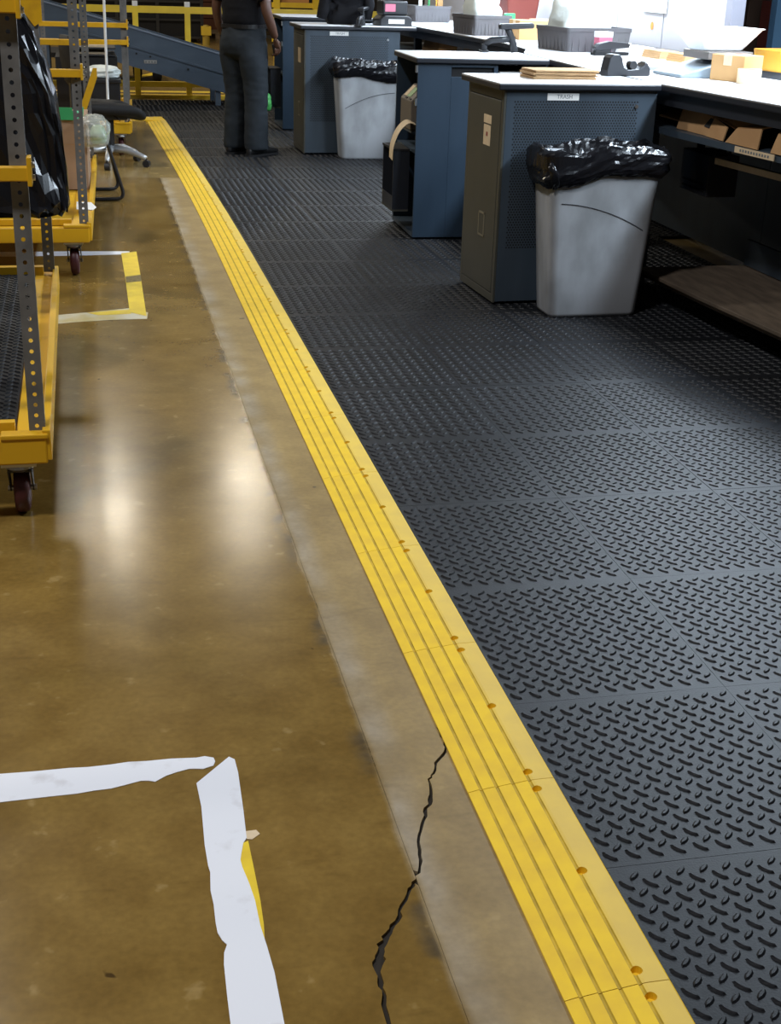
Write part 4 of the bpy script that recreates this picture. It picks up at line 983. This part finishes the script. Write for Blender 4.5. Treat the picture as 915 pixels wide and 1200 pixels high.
ch.rotation_euler[2] = math.radians(-78)
sc2 = thing('cantilever_chair', 'black tube-framed sled chair pushed in beside the second cart', 'chair', (.0,9.72,ZF), math.radians(0))
def bend(p, r, n=6):
    out = [Vector(p[0])]
    for i in range(1,len(p)-1):
        a,b,c = Vector(p[i-1]),Vector(p[i]),Vector(p[i+1]); u=(a-b).normalized(); v=(c-b).normalized(); q0=b+u*r; q1=b+v*r
        for k in range(n+1):
            t = k/n; out.append((1-t)**2*q0+2*t*(1-t)*b+t*t*q1)
    out.append(Vector(p[-1])); return out
fr = bend([(-.10,-.26,.45),(.06,-.26,.45),(.21,-.26,.012),(-.30,-.26,.012),(-.30,.22,.012),(.21,.22,.012),(.06,.22,.45),(-.10,.22,.45)], .06)
fr = bend([(-.30,-.24,.455),(.10,-.24,.455),(.225,-.20,.012),(-.22,-.20,.012),(-.22,.24,.012),(.20,.24,.012),(.10,.24,.455),(-.30,.24,.455)], .07)
MB().tube(fr, .0125, 10).build('frame', M_BLK, sc2, smooth=True)
MB().box(-.34,.08,-.22,.22,.468,.51).build('seat', M_BLKM, sc2, bevel=.015); MB().box(-.40,-.36,-.21,.21,.60,.92).build('backrest', M_BLKM, sc2, bevel=.012)
MB().tube(bend([(-.28,-.235,.455),(-.38,-.235,.455),(-.39,-.235,.85)],.05),.0125,8).tube(bend([(-.28,.235,.455),(-.38,.235,.455),(-.39,.235,.85)],.05),.0125,8).build('back_frame', M_BLK, sc2, smooth=True)

# ------------------------------------------------------------------ the man
man = thing('person', 'man seen from behind in black shirt and charcoal trousers, standing by the farther desks', 'person', (1.30,11.74,0), math.radians(-48.6))
def skin(name, V, E, m, parent, root=0, sub=2, dis=0., dscale=.12):
    me = bpy.data.meshes.new(name); me.from_pydata([v[:3] for v in V], E, []); o = bpy.data.objects.new(name, me); COL.objects.link(o)
    md = o.modifiers.new('k','SKIN'); md.use_smooth_shade = True
    if not me.skin_vertices: pass
    for i, v in enumerate(V):
        sv = me.skin_vertices[0].data[i]; sv.radius = (v[3], v[4] if len(v) > 4 else v[3]); sv.use_root = (i == root)
    s_ = o.modifiers.new('s','SUBSURF'); s_.levels = s_.render_levels = sub
    bake(o); o.data.materials.clear(); o.data.materials.append(m)
    if dis:
        for v in o.data.vertices:
            q = Vector((v.co.x*9, v.co.y*9, v.co.z*16)); n = noise.noise(q)+.6*noise.noise(q*2.1)+.4*(1-abs(noise.noise(Vector((v.co.x*6,v.co.y*6,v.co.z*26)))))
            v.co += v.normal*dis*n
    for p in o.data.polygons: p.use_smooth = True
    if parent: o.parent = parent
    return o
# body skeleton (x right, y forward)
V = [(0,0,1.00,.15,.11),(0,.005,1.18,.145,.11),(0,.01,1.36,.15,.11),(0,.0,1.48,.075,.07),(0,.005,1.54,.058,.058),(0,.015,1.62,.075,.085),(0,.022,1.70,.078,.095),(0,.012,1.765,.055,.07),
     (.185,-.01,1.45,.062,.06),(.245,-.03,1.30,.052,.05),(.272,-.035,1.16,.044,.043),(.275,.03,1.03,.040,.038),(.262,.085,.945,.028,.034),
     (-.185,-.01,1.45,.062,.06),(-.245,-.03,1.30,.052,.05),(-.272,-.045,1.16,.044,.043),(-.280,.0,1.03,.038,.036),(-.275,.045,.945,.027,.033),
     (.095,0,.92,.10,.10),(.105,.02,.52,.06,.06),(.115,0,.10,.042,.042),(-.095,0,.92,.10,.10),(-.105,.02,.52,.06,.06),(-.115,0,.10,.042,.042)]
E_ = [(0,1),(1,2),(2,3),(3,4),(4,5),(5,6),(6,7),(2,8),(8,9),(9,10),(10,11),(11,12),(2,13),(13,14),(14,15),(15,16),(16,17),(0,18),(18,19),(19,20),(0,21),(21,22),(22,23)]
body = skin('body', V, E_, M_SKIN, man)
# hands: palm and five separate fingers, curled
def hand(sx, wrist, fwd, label=None):
    w_ = Vector(wrist); dn = Vector((0,.35,-.94)).normalized(); side = Vector((0,.94,.35)).normalized(); inn = Vector((-sx,0,0))
    Vh = [(*w_,.024,.019),(*(w_+dn*.05),.034,.017),(*(w_+dn*.085),.036,.015)]; Eh = [(0,1),(1,2)]
    h = skin('hand', Vh, Eh, M_SKIN, man)
    for k,(off,L_) in enumerate(((-.027,.066),(-.009,.078),(.010,.074),(.028,.058))):
        b0 = w_+dn*.085-side*off*1.0
        p1 = b0+dn*L_*.45+inn*.006; p2 = p1+dn*L_*.26+inn*.022; p3 = p2+dn*L_*.03+inn*.026
        skin('finger', [(*(b0-dn*.012),.0095,.0095),(*p1,.009,.009),(*p2,.0083,.0083),(*p3,.0075,.0075)], [(0,1),(1,2),(2,3)], M_SKIN, h, sub=1)
    t0 = w_+dn*.032+side*.026; t1 = t0+dn*.028+side*.026+inn*.012; t2 = t1+dn*.034+inn*.016
    skin('thumb', [(*t0,.012,.012),(*t1,.011,.011),(*t2,.009,.009)], [(0,1),(1,2)], M_SKIN, h, sub=1)
    return h
hand(1, (.262,.085,.945), 1); hand(-1, (-.275,.045,.945), 1)
# face features and hair
fc = MB(); fc.lathe([(.0,-.012),(.012,-.006),(.014,.0),(.010,.008),(.0,.010)], (0,.118,1.655), n=12, axis='y')
nose = MB().loft([[(-.008,.098,1.69),(.008,.098,1.69),(.006,.106,1.69),(-.006,.106,1.69)],[(-.017,.098,1.648),(.017,.098,1.648),(.012,.128,1.650),(-.012,.128,1.650)],[(-.012,.098,1.640),(.012,.098,1.640),(.008,.112,1.640),(-.008,.112,1.640)]]).build('nose', M_SKIN, man, smooth=True, subsurf=1)
for sx in (-1,1):
    MB().lathe([(0,-.010),(.010,-.004),(.012,.0),(.008,.006),(0,.008)], (sx*.032,.100,1.695), n=12, axis='y').build('eye', M_EYE, man, smooth=True)
    MB().loft([[(sx*(.080+.004*k)+0.006*math.cos(a),.01+.018*math.cos(a)*(1-.1*k),1.675+.030*math.sin(a)*(1-.1*k)) for a in [2*PI*i/10 for i in range(10)]] for k in range(3)]).build('ear', M_SKIN, man, smooth=True)
MB().box(-.025,.025,.098,.108,1.612,1.622).build('mouth', mat('lip_brown',(.13,.05,.035),.5), man, bevel=.003)
hr = []
for k in range(9):
    ph = k/8*PI*.5; z = 1.715+.078*math.sin(ph); r_ = math.cos(ph)
    hr.append([(math.cos(a)*.088*max(r_,.03), -.0+math.sin(a)*.105*max(r_,.03)+.012, z-(.055 if math.sin(a) < .25 else 0)*(1-k/8)) for a in [2*PI*i/24 for i in range(24)]])
MB().loft(hr).build('hair', M_HAIR, man, smooth=True)
# clothes: lofted volumes fused into one skin by a voxel remesh
def fused(name, parts, m, parent, vox=.011, dis=.006, fz=16, smooth_n=3):
    mb_ = MB()
    for rings in parts: mb_.loft(rings)
    o = mb_.build(name, m)
    r_ = o.modifiers.new('r','REMESH'); r_.mode = 'VOXEL'; r_.voxel_size = vox; r_.use_smooth_shade = True
    s_ = o.modifiers.new('s','SMOOTH'); s_.iterations = smooth_n; s_.factor = .6
    bake(o)
    nm = [v.normal.copy() for v in o.data.vertices]
    for v, n_ in zip(o.data.vertices, nm):
        c = v.co
        f = .7*noise.noise(Vector((c.x*8,c.y*8,c.z*9)))+.8*(1-2*abs(noise.noise(Vector((c.x*5+c.z*4,c.y*5,c.z*fz)))))*(.4+.6*max(0,1-abs(c.z-.5)/.22) if name == 'trousers' else 1)+.3*noise.noise(Vector((c.x*22,c.y*22,c.z*30)))
        v.co = c+n_*dis*f
    o.data.materials.clear(); o.data.materials.append(m)
    for p in o.data.polygons: p.use_smooth = True
    o.parent = parent; return o
def ell(cx, cy, z, rx, ry, tx=0, ty=0, n=22, pw=1.):
    return [(cx+rx*math.copysign(abs(math.cos(a))**pw,math.cos(a)), cy+ry*math.copysign(abs(math.sin(a))**pw,math.sin(a)), z+tx*math.cos(a)*rx+ty*math.sin(a)*ry) for a in [2*PI*i/n for i in range(n)]]
tor = [ell(0,-.005,1.0,.165,.125),ell(0,-.005,1.03,.178,.140),ell(0,-.002,1.075,.196,.160),ell(0,.005,1.16,.198,.168),ell(0,.008,1.28,.198,.158),ell(0,.006,1.38,.195,.135),ell(0,.0,1.45,.165,.108),ell(0,-.004,1.50,.085,.080),ell(0,-.002,1.525,.066,.066)]
slv = []
for sx in (-1,1):
    slv.append([[(sx*x+math.sin(a)*0, y+math.sin(a)*r, z+math.cos(a)*r*.5) if False else (sx*(x+math.cos(a)*r*.82), y+math.sin(a)*r, z+math.cos(a)*r*.35) for a in [2*PI*i/16 for i in range(16)]] for (x,y,z,r) in ((.10,-.0,1.455,.07),(.17,-.008,1.43,.082),(.215,-.016,1.37,.080),(.240,-.026,1.30,.074),(.256,-.030,1.235,.070))])
fused('shirt', [tor]+slv, M_SHIRT, man, dis=.005)
hips = [ell(0,-.004,1.055,.186,.150),ell(0,-.006,1.02,.190,.156),ell(0,-.014,.95,.200,.172),ell(0,-.020,.88,.206,.176),ell(0,-.018,.82,.200,.160),ell(0,-.01,.775,.17,.11)]
legs = []
for sx in (-1,1):
    legs.append([ell(sx*x,y,z,rx,ry) for (x,y,z,rx,ry) in ((.095,-.015,.90,.100,.150),(.100,-.012,.80,.106,.142),(.104,-.002,.70,.103,.126),(.108,.010,.60,.097,.112),(.110,.016,.50,.092,.104),(.113,.010,.38,.090,.102),(.116,.004,.24,.091,.105),(.118,.004,.12,.093,.110),(.118,.008,.075,.094,.112),(.118,.008,.052,.088,.106))])
fused('trousers', [hips]+legs, M_DENIM, man, dis=.0075)
blt = []
for z in (1.018,1.05): blt.append([(x,y-.004,z) for x,y in rrect(.384,.312,.14,8)])
for z in (1.05,1.018): blt.append([(x,y-.004,z) for x,y in rrect(.366,.296,.135,8)])
MB().loft(blt, caps=False).build('belt', M_SHOE, man)
for sx in (-1,1):
    rg = []
    for (y,w_,h) in ((-.105,.030,.050),(-.092,.068,.085),(-.04,.078,.095),(.04,.084,.092),(.11,.096,.074),(.18,.100,.062),(.235,.080,.050),(.258,.030,.030)):
        rg.append([(sx*.116+sx*.10*max(0,y)*.4+math.cos(a)*w_/2, y+.0, .006+h/2+math.sin(a)*h/2*(.98)) for a in [2*PI*i/14 for i in range(14)]])
    sh_ = MB().loft(rg).build('shoe', M_SHOE, man, smooth=True, subsurf=1)
    MB().loft([[(sx*.116+x+sx*.04*max(0,y+.06), y+.072, z) for x,y in rrect(.098,.365,.046,5)] for z in (.001,.018)]).build('sole', M_BLKM, sh_)
ph = thing('key_holder', 'small white and black key holder in the right hand of the man', 'key holder', (0,0,0), 0)
R_ = Matrix.Rotation(math.radians(-48.6),4,'Z'); pos = R_ @ Vector((.232,.125,.865)); ph.location = (1.30+pos.x, 11.74+pos.y, pos.z); ph.rotation_euler = (.3,0,math.radians(-48))
MB().box(-.012,.012,-.03,.03,-.04,.045).build('case', M_BLK, ph, bevel=.006); MB().box(.012,.016,-.02,.02,-.03,.04).build('white_tag', M_WHITE, ph, bevel=.003)
